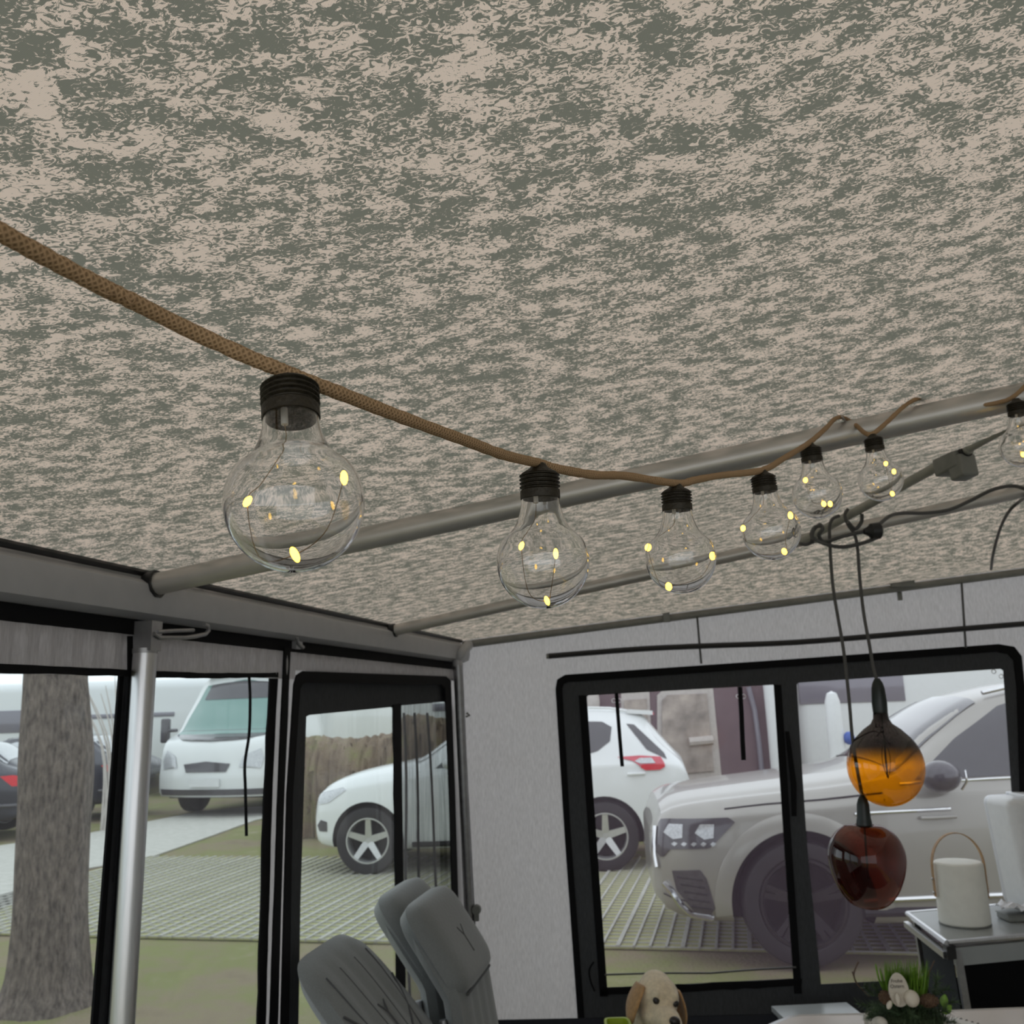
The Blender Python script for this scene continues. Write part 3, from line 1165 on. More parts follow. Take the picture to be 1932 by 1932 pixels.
BG, BC, BS = bulb_meshes()
led_me = MB().ell((0, 0, 0), (0.0016, 0.0016, 0.0034), n=10, m=8).mesh('led', M_LED)
led_far = MB().ell((0, 0, 0), (0.0027, 0.0027, 0.0036), n=10, m=8).mesh('led', M_LED)
# cap-top pixel, bottom pixel, depth at cap, depth at bottom, led offsets (right, toward camera, down)
bulbs = [((546, 712), (561, 1071), .450, .432, [(-.0215, -.004, -.0575), (.0225, .004, -.0555), (.0005, .006, -.0885)], 'nearest'),
         ((1017, 880), (1028, 1147), .700, .705, [(-.0135, .008, -.0530), (.0080, .010, -.0590), (.0015, .002, -.0880)], ''),
         ((1275, 917), (1288, 1119), .914, .920, [(-.0265, -.004, -.0520), (.0272, .002, -.0620), (-.012, .004, -.0865)], ''),
         ((1438, 891), (1463, 1055), 1.076, 1.080, [(-.0285, .0, -.0570), (.0200, .008, -.0500), (.0085, .006, -.0860)], ''),
         ((1528, 839), (1548, 977), 1.290, 1.295, [(-.0150, .010, -.0460), (.0100, .012, -.0780), (.0030, .010, -.0770)], ''),
         ((1646, 822), (1669, 944), 1.476, 1.480, [(.0060, .012, -.0440), (.0150, .012, -.0560), (.0070, .012, -.0860)], ''),
         ((1917, 755), (1937, 880), 1.525, 1.530, [(.0020, .012, -.0480), (.0020, .012, -.0690), (-.0090, .012, -.0780)], '')]
blabs = ['clear glass bulb, first on the jute string, seen above the tall support pole',
         'clear glass bulb on the jute string, second from the loose rope end',
         'clear glass bulb on the jute string at the lowest point of the rope',
         'clear glass bulb on the jute string, between the lowest bulb and the first roof pole',
         'clear glass bulb hanging just before the rope is clipped to the roof pole',
         'clear glass bulb hanging just after the rope clip on the roof pole',
         'clear glass bulb beside the clamp of the diagonal brace pole']
for i, (ct, cb_, d0, d1, leds, _) in enumerate(bulbs):
    T, Bm = DEP(*ct, d0), DEP(*cb_, d1)
    ax = (T - Bm).normalized()
    xx = (Vector((1, 0, 0)) - ax * ax.x).normalized()
    yy = ax.cross(xx)
    rt = root('light_bulb', T, blabs[i], 'light bulb', 'clear bulbs on the jute light string')
    sc_ = (T - Bm).length / 0.0925
    rt.matrix_world = Matrix.Translation(T) @ Matrix((xx, yy, ax)).transposed().to_4x4() @ Matrix.Scale(sc_, 4)
    for nm, me in (('glass', BG), ('cap', BC), ('sleeve', BS)):
        o = bpy.data.objects.new(nm, me)
        COL.objects.link(o)
        o.parent = rt
    pp = [(-0.003, 0, -0.024)]
    lp = [(a_, -t_, z_) for a_, t_, z_ in leds]
    cur = [(-0.004, 0.002, -0.034)] + [(lp[0][0] * .7, lp[0][1], lp[0][2] + .008), lp[0],
           (lp[0][0] * .75, lp[0][1] - .003, (lp[0][2] + lp[2][2]) / 2 - .012), lp[2], (lp[1][0] * .6, lp[1][1] + .003, (lp[1][2] + lp[2][2]) / 2 - .005), lp[1]]
    MB().tube(bez(pp + cur, 6), 0.00022, 5).build('wire', M_WIRE, rt, local=True)
    for k, q in enumerate(lp):
        o = bpy.data.objects.new('led', led_me if i < 2 else led_far)
        COL.objects.link(o)
        o.parent = rt
        o.location = q
        o.rotation_euler = (0.5 * (k - 1), 0.35 * (1 - k), 0)

# ================================================================== PENDANT LAMPS
M_AMBER = ombre_glass('amber_smoke_glass', (0.99, 0.56, 0.05), (0.10, 0.075, 0.08), -0.222, -0.175)
M_MAROON = ombre_glass('maroon_glass', (0.36, 0.125, 0.09), (0.48, 0.20, 0.13), -0.12, -0.08)
M_SOCKET = solid('dark_green_black_socket', (0.006, 0.012, 0.011), 0.35, var=0.2)
M_FIL = solid('filament_rod', (0.02, 0.012, 0.01), 0.4, var=0.1)


def axes(T, Bm):
    ax = (T - Bm).normalized()
    xx = (Vector((1, 0, 0)) - ax * ax.x).normalized()
    return xx, ax.cross(xx), ax


LD = 2.62
# amber one
T, Bm = DEP(1655, 1283, LD), DEP(1678, 1522, LD)
L_ = (T - Bm).length
rt = root('pendant_lamp', T, 'amber pendant lamp whose glass turns smoky black at the top', 'lamp', 'glass pendant lamps on cords')
rt.matrix_world = Matrix.Translation(T) @ Matrix(axes(T, Bm)).transposed().to_4x4()
u = L_ / 239.0       # metres per photograph pixel along the lamp
MB().lathe([(0, 4 * u), (5 * u, 3 * u), (10 * u, -6 * u), (12.5 * u, -16 * u), (14.5 * u, -44 * u), (14.0 * u, -60 * u), (13 * u, -66 * u), (0, -66 * u)], 24).build('socket', M_SOCKET, rt, local=True)
cy = -165.0
gp = [(13.5 * u, -62 * u), (14.5 * u, -74 * u), (20 * u, -84 * u), (34 * u, -94 * u)]
for k in range(1, 22):
    a = math.radians(52 - 142 * k / 21)
    rz = 78 if a > 0 else 74
    gp.append((max(71 * math.cos(a), 0) * u if k < 21 else 0, (cy + rz * math.sin(a)) * u))
MB().lathe(gp[::-1], 48).build('glass_shade', M_AMBER, rt, local=True, recalc=False)
MB().tube([(2 * u, 0, -64 * u), (2 * u, 0, -185 * u)], 1.6 * u, 6).build('stem', M_FIL, rt, local=True)
fl = MB()
for k in range(3):
    a = 2.1 * k
    fl.tube(bez([(2 * u, 0, -110 * u), ((2 + 8 * math.cos(a)) * u, 8 * math.sin(a) * u, -140 * u), ((2 + 7 * math.cos(a)) * u, 7 * math.sin(a) * u, -165 * u), (3 * u, 0, -187 * u)], 5), 0.7 * u, 5)
fl.build('filament', M_FIL, rt, local=True)
# maroon one
T2, B2 = DEP(1627, 1503, LD + .02), DEP(1641, 1706, LD + .02)
rt2 = root('pendant_lamp', T2, 'apple shaped maroon glass pendant lamp hanging below the amber one', 'lamp', 'glass pendant lamps on cords')
rt2.matrix_world = Matrix.Translation(T2) @ Matrix(axes(T2, B2)).transposed().to_4x4()
MB().lathe([(0, 5 * u), (4 * u, 3 * u), (9 * u, -5 * u), (11.5 * u, -14 * u), (13 * u, -40 * u), (14 * u, -44 * u), (15.5 * u, -56 * u), (0, -58 * u)], 24).build('socket', M_SOCKET, rt2, local=True)
mp_ = [(15, -54), (22, -52), (34, -54), (48, -62), (60, -75), (68, -92), (71, -110), (69, -130), (63, -152), (54, -172), (42, -188), (30, -198), (16, -203), (0, -204)]
sm = bez([(r, 0, z) for r, z in mp_], 3)
MB().lathe([(max(p.x, 0) * u, p.z * u) for p in sm][::-1], 48).build('glass_shade', M_MAROON, rt2, local=True, recalc=False)
MB().tube([(0, 0, -56 * u), (0, 0, -150 * u)], 2 * u, 6).build('stem', M_FIL, rt2, local=True)
# cords
def cord_for(r_, pts, rad):
    inv = r_.matrix_world.inverted()
    m = MB().tube(bez(pts, 6), rad, 8)
    m.v = [inv @ p for p in m.v]
    m.build('cord', M_CORD, r_, local=True)


cord_for(rt, [DEP(x, y, LD) for x, y in [(1600, 960), (1594, 972), (1600, 990), (1612, 1008), (1618, 1035), (1622, 1090), (1630, 1160), (1640, 1215), (1648, 1262), (1655, 1284)]], 0.0048)
cord_for(rt2, [DEP(x, y, LD + .02) for x, y in [(1584, 973), (1570, 980), (1565, 1000), (1567, 1050), (1572, 1110), (1581, 1165), (1592, 1230), (1602, 1320), (1608, 1390), (1617, 1450), (1627, 1503)]], 0.0048)

# tangled supply cable with plug
P = root('cable_tangle', DEP(1560, 1010, 2.62), 'coil of dark grey cable with a black plug hung on the roof pole', 'cable')
c1 = [(1640, 1000), (1660, 985), (1675, 975), (1700, 968)]
loops = [[(1532, 1020), (1534, 1002), (1546, 990), (1552, 998), (1545, 1010), (1556, 1022), (1590, 1012), (1630, 1003)],
         [(1660, 1012), (1630, 1024), (1590, 1032), (1556, 1026), (1532, 1012), (1536, 996), (1548, 992)],
         [(1626, 970), (1625, 985), (1613, 998), (1600, 985)],
         [(1510, 1026), (1522, 1027), (1534, 1022)]]
for lp in loops:
    MB().tube(bez([DEP(x, y, 2.6 + 0.01 * (i % 3)) for i, (x, y) in enumerate(lp)], 5), 0.0055, 8).build('cable_loop', M_CABLE, P)
pa, pb = DEP(1630, 1003, 2.6), DEP(1662, 1001, 2.6)
MB().tube([pa, pa.lerp(pb, .25), pa.lerp(pb, .4), pb.lerp(pa, .1), pb], [0.008, 0.014, 0.022, 0.024, 0.018], 14).build('plug', M_PLBLACK, P)
c2 = [(1658, 990, 2.62), (1680, 973, 2.66), (1705, 968, 2.70), (1745, 968, 2.74), (1790, 962, 2.75), (1830, 945, 2.75), (1870, 925, 2.72), (1905, 917, 2.7), (1930, 921, 2.7), (1945, 932, 2.7)]
MB().tube(bez([DEP(x, y, z) for x, y, z in c2] + [under_roof(x, y, 0.02) for x, y in [(1925, 945), (1905, 963), (1890, 990), (1880, 1020), (1873, 1050), (1870, 1074)]], 6), 0.0055, 8).build('cable', M_CABLE, P)

# ================================================================== CHAIRS
def back_point(base_top, h, l, rho_head, rho_back, head_len, d_, side, thick):
    """point on a reclining backrest: d_ metres down from the top edge, side across, thick out of the front"""
    def seg(rho):
        return (h * math.sin(rho) - ZUP * math.cos(rho)), (h * math.cos(rho) + ZUP * math.sin(rho))
    dh, nh = seg(rho_head)
    db, nb = seg(rho_back)
    if d_ <= head_len:
        p = base_top + dh * d_
    else:
        p = base_top + dh * head_len + db * (d_ - head_len)
    t = min(max((d_ - head_len + 0.06) / 0.12, 0), 1)
    n = (nh * (1 - t) + nb * t).normalized()
    return p + l * side + n * thick


def cushion(fn, d0, d1, wid, th, off, grooves=0, nu=22, nv=26, round_=0.16):
    """padded panel over (d, side); fn maps (d, side, thickness) to space"""
    m = MB()

    def pt(u, v, sgn):
        e = 6.0
        # squircle outline: pull the corners in
        uu, vv = u, v
        k = max(abs(u), abs(v))
        if k > 1e-6:
            r = (abs(u) ** e + abs(v) ** e) ** (1 / e)
            f = k / r
            uu, vv = u * f, v * f
        prof = max(0.0, 1 - k ** 6) ** 0.5
        g = 1.0
        if grooves and sgn > 0:
            g = 1 - 0.16 * (0.5 + 0.5 * math.cos(uu * grooves * PI)) ** 3 * (1 if k < 0.9 else 0)
        return fn(lerp(d0, d1, (vv + 1) / 2), uu * wid / 2, off + sgn * th / 2 * prof * g)
    for sgn in (1, -1):
        m.grid([[pt(-1 + 2 * j / nu, -1 + 2 * i / nv, sgn) for j in range(nu + 1)] for i in range(nv + 1)])
    bm = bmesh.new()
    vv = [bm.verts.new(p) for p in m.v]
    for f in m.f:
        try:
            bm.faces.new([vv[i] for i in f])
        except ValueError:
            pass
    bmesh.ops.remove_doubles(bm, verts=bm.verts, dist=1e-5)
    bm.verts.index_update()
    o = MB()
    o.add([v.co.copy() for v in bm.verts], [[v.index for v in f.verts] for f in bm.faces])
    bm.free()
    return o


def camping_chair(top, theta, rho_head, rho_back, head_len, length, width, label, pillow=True, seat_z=0.42, folded=False):
    l = Vector((math.cos(theta), math.sin(theta), 0))
    h = Vector((math.sin(theta), -math.cos(theta), 0))
    fn = lambda d_, s_, t_: back_point(top, h, l, rho_head, rho_back, head_len, d_, s_, t_)
    bottom = fn(length, 0, 0)
    base = Vector((bottom.x, bottom.y, 0.012)) + h * 0.2
    P = root('camping_chair', base, label, 'chair', 'grey padded camping chairs')
    cushion(fn, 0.0, length, width, 0.07, 0.0, grooves=5).build('backrest', M_CHAIR, P)
    for sgn in (-1, 1):
        path = [fn(0.30 + (length - 0.30) * i / 12, sgn * (width / 2 - 0.012), -0.03) for i in range(13)]
        MB().tube(path, 0.011, 10).build('back_tube', M_ALUD, P)
    # stitched seam in the shape of a Y on the padding
    c0 = 0.24 if not pillow else 0.15
    for path in ([(c0, 0.0), (c0 + 0.05, 0.0)], [(c0, 0.0), (c0 - 0.03, -0.022)], [(c0, 0.0), (c0 - 0.03, 0.022)]):
        MB().tube([fn(a, b_, 0.062 if pillow else 0.035) for a, b_ in path], 0.0022, 6).build('tuft_seam', M_CHAIRD, P)
    def lift(d_, s_):
        k = max(abs(s_) / (width / 2), abs(2 * d_ / length - 1))
        return 0.035 * max(0.0, 1 - k ** 6) ** 0.5 - 0.0005
    if pillow:
        pl = cushion(lambda d_, s_, t_: fn(d_, s_, t_), -0.015, head_len + 0.02, width * 0.98, 0.10, 0.012)
        pl.build('headrest', M_CHAIR, P)
        MB().tube([fn(head_len * 1.06, s_ * width / 17, 0.036) for s_ in range(-6, 7)], 0.005, 6).build('headrest_strap', M_CHAIRD, P)
    else:
        for s_ in (-0.33, -0.12, 0.12, 0.33):
            pts = [fn(0.08 + 0.25 * i / 8, s_ * width * (1 - 0.25 * (i / 8) ** 2), lift(0.08 + 0.25 * i / 8, s_ * width * (1 - 0.25 * (i / 8) ** 2))) for i in range(9)]
            MB().tube(pts, 0.0025, 5).build('seam', M_CHAIRD, P)
        pts = [fn(0.33 - 0.07 * (2 * i / 12 - 1) ** 2 * 2.2, (i / 12 - 0.5) * width * 0.86, lift(0.33, (i / 12 - 0.5) * width * 0.86)) for i in range(13)]
        MB().tube(pts, 0.003, 5).build('seam', M_CHAIRD, P)
    if folded:
        # folded flat: seat pad and legs carry straight on below the back
        dn = h * math.sin(rho_back) - ZUP * math.cos(rho_back)
        tot = length + (bottom.z - 0.03) / math.cos(rho_back)
        cushion(fn, length + 0.01, min(length + 0.40, tot - 0.02), width, 0.06, 0.0, grooves=5).build('seat', M_CHAIR, P)
        for sgn in (-1, 1):
            for o2 in (-0.045, 0.045):
                MB().tube([fn(length * 0.75, sgn * (width / 2 + 0.008), o2), fn(tot, sgn * (width / 2 + 0.008), o2)], 0.010, 10).build('leg', M_ALUD, P)
        return P

    # seat
    def sfn(d_, s_, t_):
        p = Vector((bottom.x, bottom.y, seat_z)) + h * d_ + l * s_
        return p + ZUP * (t_ + 0.05 * d_)
    cushion(sfn, -0.02, 0.46, width, 0.06, 0.0, grooves=5).build('seat', M_CHAIR, P)
    # crossed legs and armrests
    for sgn in (-1, 1):
        s_ = sgn * (width / 2 + 0.02)
        b0 = Vector((bottom.x, bottom.y, 0)) + l * s_
        MB().tube([b0 + h * -0.10 + ZUP * 0.023, b0 + h * 0.42 + ZUP * 0.62], 0.011, 10).build('leg', M_ALUD, P)
        MB().tube([b0 + h * 0.50 + ZUP * 0.023, b0 + h * 0.0 + ZUP * 0.50, b0 + h * -0.06 + ZUP * 0.62], 0.011, 10).build('leg', M_ALUD, P)
        a0, a1 = b0 + h * -0.12 + ZUP * 0.635, b0 + h * 0.44 + ZUP * 0.635
        MB().tube([a0, a0.lerp(a1, .1), a1.lerp(a0, .1), a1], [0.012, 0.02, 0.02, 0.012], 10, squash=0.6).build('armrest', M_PLBLACK, P)
    return P


camping_chair(Vector((-0.545, 2.64, 1.085)), math.radians(80), math.radians(42), math.radians(33), 0.34, 0.80, 0.44,
              'grey padded camping chair, deeply reclined, its quilted back in front of the door film', pillow=False)
camping_chair(Vector((-0.318, 3.00, 1.115)), math.radians(80), math.radians(34), math.radians(9), 0.25, 0.66, 0.42,
              'folded grey camping chair with headrest cushion leaning next to the corner pole', folded=True)
camping_chair(Vector((-0.418, 3.16, 1.115)), math.radians(80), math.radians(36), math.radians(9), 0.27, 0.66, 0.42,
              'folded grey camping chair half hidden behind the one by the corner pole', folded=True)

# ================================================================== DOG
def blob(parts, voxel=0.009, smooth=8):
    """union of ellipsoids grown into one continuous skin"""
    m = MB()
    for c, r, rot in parts:
        m.ell(c, r, rot, 16, 10)
    return m


DOGP = DEP(1241, 1888, 3.45)          # centre of the skull
hz = Vector((0.24, -0.95, 0.02)).normalized()     # where the nose points
hx = Vector((0.95, 0.31, 0.0)).normalized()
hx = (hx - hz * hx.dot(hz)).normalized()
hx = Matrix.Rotation(math.radians(-13), 3, hz) @ hx
hu = hx.cross(hz) * -1
if hu.z < 0:
    hu = -hu
RH = Matrix((hx, hz, hu)).transposed()


def HP(x, y, z):
    return DOGP + hx * x + hz * y + hu * z


body = MB()
I3 = Matrix.Identity(3)
body.ell(HP(0, -0.01, 0.012), (0.073, 0.085, 0.07), RH)          # skull
body.ell(HP(0, -0.03, 0.04), (0.055, 0.06, 0.05), RH)
body.ell(HP(0, 0.075, -0.034), (0.047, 0.078, 0.041), RH)         # muzzle
body.ell(HP(0, 0.118, -0.038), (0.041, 0.038, 0.036), RH)
body.ell(HP(0.03, 0.03, -0.045), (0.034, 0.06, 0.034), RH)        # cheeks
body.ell(HP(-0.03, 0.03, -0.045), (0.034, 0.06, 0.034), RH)
body.ell(HP(0, 0.085, -0.07), (0.028, 0.06, 0.016), RH)           # lower jaw
body.ell(HP(0.028, 0.05, 0.03), (0.022, 0.03, 0.018), RH)         # brows
body.ell(HP(-0.028, 0.05, 0.03), (0.022, 0.03, 0.018), RH)
fx, fy = DOGP.x, DOGP.y
fl0 = 0.012
neck = bez([HP(0, -0.05, -0.02), Vector((fx - 0.01, fy + 0.07, DOGP.z - 0.10)), Vector((fx, fy + 0.11, DOGP.z - 0.20)), Vector((fx + 0.02, fy + 0.15, DOGP.z - 0.27))], 3)
for i, p in enumerate(neck):
    r = lerp(0.066, 0.10, i / (len(neck) - 1))
    body.ell(p, (r, r, r * 1.05), I3, 14, 8)
cz = DOGP.z
body.ell((fx + 0.02, fy + 0.16, cz - 0.30), (0.115, 0.13, 0.14), I3)       # chest
body.ell((fx + 0.03, fy + 0.28, cz - 0.38), (0.115, 0.16, 0.14), I3)       # trunk
body.ell((fx + 0.04, fy + 0.38, cz - 0.44), (0.125, 0.14, 0.13), I3)       # hips
for sgn in (-1, 1):
    x0 = fx + 0.02 + sgn * 0.075
    for k in range(9):       # front legs
        t = k / 8
        body.ell((x0, fy + 0.11 - 0.015 * t, lerp(cz - 0.34, fl0 + 0.035, t)), (lerp(0.045, 0.028, t),) * 2 + (0.05,), I3, 10, 6)
    body.ell((x0, fy + 0.075, fl0 + 0.024), (0.032, 0.05, 0.022), I3, 12, 8)
    xh = fx + 0.04 + sgn * 0.12
    body.ell((xh, fy + 0.34, cz - 0.46), (0.055, 0.13, 0.09), I3)            # folded thighs
    body.ell((xh + sgn * 0.01, fy + 0.24, fl0 + 0.07), (0.035, 0.05, 0.06), I3)
    body.ell((xh + sgn * 0.01, fy + 0.22, fl0 + 0.028), (0.034, 0.08, 0.026), I3)
tail = bez([Vector((fx + 0.06, fy + 0.45, cz - 0.52)), Vector((fx + 0.16, fy + 0.52, fl0 + 0.05)), Vector((fx + 0.28, fy + 0.50, fl0 + 0.03))], 5)
for i, p in enumerate(tail):
    r = lerp(0.034, 0.017, i / (len(tail) - 1))
    body.ell(p, (r, r, r), I3, 10, 6)
DOG = root('dog', Vector((fx, fy + 0.1, fl0)), 'yellow labrador style dog sitting in front of the end wall window', 'dog')
ob = body.build('body', M_DOG, DOG)
rm = ob.modifiers.new('skin', 'REMESH')
rm.mode = 'VOXEL'
rm.voxel_size = 0.0085
sm_ = ob.modifiers.new('smooth', 'SMOOTH')
sm_.iterations = 6
sm_.factor = 0.5
evaluated(ob)
ob.data.polygons.foreach_set('use_smooth', [True] * len(ob.data.polygons))
if not ob.data.materials:
    ob.data.materials.append(M_DOG)
for sgn in (-1, 1):
    # hanging ear: a folded flap
    rows = []
    for i in range(9):
        t = i / 8
        row = []
        for j in range(7):
            v = j / 6 - 0.5
            wdt = 0.105 * math.sin(PI * (0.22 + 0.70 * t)) ** 0.7
            row.append(HP(sgn * (0.060 + 0.030 * math.sin(t * 2.0) + 0.010 * math.cos(v * 3)), -0.012 + v * wdt + 0.02 * t, 0.044 - 0.122 * t))
        rows.append(row)
    e = MB().grid(rows)
    eo = e.build('ear', M_DOGEAR, DOG)
    so = eo.modifiers.new('thick', 'SOLIDIFY')
    so.thickness = 0.009
    so.offset = 0
    sb = eo.modifiers.new('sub', 'SUBSURF')
    sb.levels = sb.render_levels = 1
    evaluated(eo)
    MB().ell(HP(sgn * 0.034, 0.066, 0.012), (0.0125, 0.010, 0.0115), RH, 12, 8).build('eye', M_DOGDARK, DOG)
MB().ell(HP(0, 0.152, -0.024), (0.019, 0.014, 0.015), RH, 14, 8).build('nose', M_DOGDARK, DOG)
MB().tube([HP(-0.03, 0.125, -0.062), HP(0, 0.15, -0.056), HP(0.03, 0.125, -0.062)], 0.003, 6).build('mouth', M_DOGDARK, DOG)

# lime green tub beside the dog
tc = DEP(1168, 1938, 3.30)
tb = root('plastic_tub', (tc.x, tc.y, 0.012), 'open lime green plastic tub standing beside the dog', 'tub')
wv_ = []
for (rx, ry, z) in ((0.035, 0.10, 0.0), (0.05, 0.12, tc.z - 0.03), (0.058, 0.125, tc.z - 0.03), (0.058, 0.125, tc.z - 0.012)):
    wv_.append((rx, ry, z))
rows = []
for rx, ry, z in ((0.040, 0.10, 0.014), (0.055, 0.12, tc.z - 0.02), (0.062, 0.127, tc.z - 0.02), (0.062, 0.127, tc.z), (0.050, 0.115, tc.z), (0.036, 0.096, 0.03)):
    ring = []
    for k in range(33):
        a = 2 * PI * k / 32
        ca, sa = math.cos(a), math.sin(a)
        e = 0.35
        ring.append(Vector((tc.x + 0.7 * rx * math.copysign(abs(ca) ** e, ca), tc.y + 0.8 * ry * math.copysign(abs(sa) ** e, sa), z)))
    rows.append(ring)
MB().grid(rows).build('wall', M_LIME, tb)
MB().slab([p for p in rows[0][:-1]], -ZUP, -0.01).build('bottom', M_LIME, tb, smooth=False)

# ================================================================== LOW STOOL BEHIND THE TABLE
q = [HGT(1455, 1898, 0.47), HGT(1597, 1891, 0.47)]
q.append(q[1] + Vector((0.02, -0.34, 0)))
q.append(q[0] + Vector((0.02, -0.34, 0)))
sc0 = (q[0] + q[1] + q[2] + q[3]) / 4
st = root('folding_stool', (sc0.x, sc0.y, 0.012), 'low folding stool with a smooth grey top by the end wall', 'stool')
MB().slab(q, ZUP, 0.02).build('seat_top', M_TOPGREY, st, smooth=False)
for i in range(4):
    a, c = q[i], q[(i + 2) % 4]
    MB().tube([a.lerp(c, 0.08) - ZUP * 0.021, Vector((a.lerp(c, 0.12).x, a.lerp(c, 0.12).y, 0.013))], 0.011, 8).build('leg', M_ALUD, st)

# ================================================================== TABLE IN FRONT
TZ = 0.72
e0 = [HGT(x, y, TZ) for x, y in [(1452, 1934), (1470, 1926), (1492, 1918), (1512, 1915.5), (1600, 1914), (1700, 1911), (1900, 1903)]]
far = e0[-1]
outl = e0 + [Vector((far.x + 0.25, far.y, TZ)), Vector((far.x + 0.25, far.y - 0.95, TZ)), Vector((e0[0].x - 0.03, far.y - 0.95, TZ)), Vector((e0[0].x - 0.03, e0[0].y - 0.1, TZ))]
tc_ = sum(outl, Vector()) / len(outl)
tbl = root('camping_table', (tc_.x, tc_.y, 0.012), 'camping table with pale pinkish top carrying the plant arrangement', 'table')
MB().slab(outl, ZUP, 0.018).build('table_top', M_TABLE, tbl, smooth=False)
rim = [p - ZUP * 0.008 for p in outl] + [outl[0] - ZUP * 0.008]
MB().tube(rim, 0.011, 8).build('rim', M_ALU, tbl)
for px_, py_ in ((e0[0].x + 0.08, far.y - 0.12), (far.x + 0.15, far.y - 0.12), (e0[0].x + 0.08, far.y - 0.85), (far.x + 0.15, far.y - 0.85)):
    MB().tube([(px_, py_, TZ - 0.02), (px_, py_, 0.013)], 0.016, 10).build('leg', M_ALU, tbl)

# ================================================================== PLANT ARRANGEMENT
PX = HGT(1715, 1962, TZ)
M_GRASS = solid('fresh_grass_blade', (0.13, 0.26, 0.02), 0.5, var=0.35, scale=60)
M_FIR = solid('fir_needles', (0.045, 0.078, 0.032), 0.7, var=0.4, scale=120)
M_MOSS = solid('moss_green', (0.05, 0.07, 0.03), 0.9, var=0.4, scale=150, bump=0.6, bscale=200)
M_EGG = solid('egg_shell', (0.66, 0.60, 0.50), 0.5, var=0.05)
M_SIGN = solid('pale_wood_sign', (0.60, 0.55, 0.46), 0.6, var=0.06, scale=40, stretch=(1, 1, 6))
M_TWIG = solid('brown_twig', (0.09, 0.06, 0.04), 0.8, var=0.3)
M_CONE = solid('cone_scales', (0.12, 0.07, 0.04), 0.8, var=0.4)
M_BIRCH = solid('birch_bark', (0.55, 0.52, 0.46), 0.8, var=0.35, scale=40, bump=0.5)
M_INK = solid('grey_print', (0.10, 0.09, 0.08), 0.8)
PD = PX.y
u_ = PD / 1790.0


def PP(x, y, dd=0.0):
    return DEP(x, y, PD + dd)


pl = root('plant_arrangement', PX, 'easter plant arrangement with fresh grass, fir, eggs and an egg shaped sign', 'plant')
# birch bowl
r0 = random.Random(5)
rows = []
for z, r in ((0.001, 0.09), (0.03, 0.11), (0.055, 0.112), (0.06, 0.10), (0.045, 0.09)):
    rows.append([PX + Vector(((r + 0.006 * math.sin(5 * a_)) * math.cos(a_), (r + 0.006 * math.sin(5 * a_)) * math.sin(a_), z)) for a_ in [2 * PI * k / 28 for k in range(29)]])
MB().grid(rows).build('bowl', M_BIRCH, pl)
MB().ell(PX + ZUP * 0.05, (0.10, 0.095, 0.03), None, 20, 10).build('moss', M_MOSS, pl)
MB().ell(PP(1660, 1930, -0.07), (0.022, 0.02, 0.016), None, 12, 8).build('bark_piece', M_BIRCH, pl)
# grass tuft
g = MB()
for k in range(300):
    bx = r0.uniform(1672, 1745)
    base = PP(bx, r0.uniform(1880, 1900), r0.uniform(-0.03, 0.05))
    lean = (bx - 1706) * 0.14 + r0.uniform(-10, 10)
    tip = PP(bx + lean, r0.uniform(1800, 1836) + abs(bx - 1706) * 0.15, r0.uniform(-0.04, 0.06))
    mid = base.lerp(tip, 0.55) + Vector((r0.uniform(-.004, .004), 0, 0))
    wd = Vector((math.cos(k), math.sin(k), 0)) * 0.0016
    g.add([base - wd, base + wd, mid + wd, mid - wd, tip], [(0, 1, 2, 3), (3, 2, 4)])
tag(g.build('grass_tuft', M_GRASS, pl, smooth=False), kind='stuff')
for (a_, b_) in (((1668, 1870), (1652, 1818)), ((1676, 1880), (1660, 1826))):
    p, q_ = PP(*a_), PP(*b_)
    MB().tube(bez([p, p.lerp(q_, .5) + Vector((-.004, 0, 0)), q_], 4), [0.0028] * 8 + [0.0008], 6).build('grass_blade', M_GRASS, pl)
# fir sprays with needles
f = MB()
sprays = [((1650, 1880), (1632, 1862)), ((1665, 1900), (1622, 1895)), ((1690, 1925), (1640, 1920)), ((1670, 1890), (1650, 1862)),
          ((1755, 1880), (1790, 1866)), ((1760, 1900), (1800, 1890)), ((1760, 1880), (1768, 1845)), ((1740, 1925), (1800, 1928)),
          ((1700, 1925), (1720, 1915)), ((1680, 1935), (1650, 1905)), ((1755, 1915), (1785, 1905)), ((1720, 1930), (1745, 1905)), ((1700, 1915), (1672, 1905))]
for k, (a_, b_) in enumerate(sprays):
    A0, B0 = PP(*a_, r0.uniform(-.06, 0.02)), PP(*b_, r0.uniform(-.09, 0.0))
    for t in range(80):
        c = A0.lerp(B0, t / 80 * 1.05)
        dirn = (B0 - A0).normalized()
        rv = Vector((r0.uniform(-1, 1), r0.uniform(-1, 1), r0.uniform(-1, 1))).normalized()
        n_ = (rv - dirn * rv.dot(dirn)).normalized() * 0.022 + dirn * 0.014
        sd_ = n_.cross(dirn).normalized() * 0.0014
        f.add([c - sd_, c + sd_, c + n_], [(0, 1, 2)])
    f.tube([A0, B0], 0.0012, 4)
tag(f.build('fir_needles', M_FIR, pl, smooth=False), kind='stuff')
f = MB()
for k in range(2000):
    a_ = r0.uniform(0, 2 * PI)
    rr = 0.11 * r0.random() ** 0.5
    c = PX + Vector((rr * math.cos(a_), rr * math.sin(a_), 0.055 + 0.035 * (1 - rr / 0.11)))
    n_ = Vector((r0.uniform(-1, 1), r0.uniform(-1, 1), r0.uniform(0, 1))).normalized() * r0.uniform(.016, .034)
    sd_ = n_.cross(ZUP).normalized() * 0.0014
    f.add([c - sd_, c + sd_, c + n_], [(0, 1, 2)])
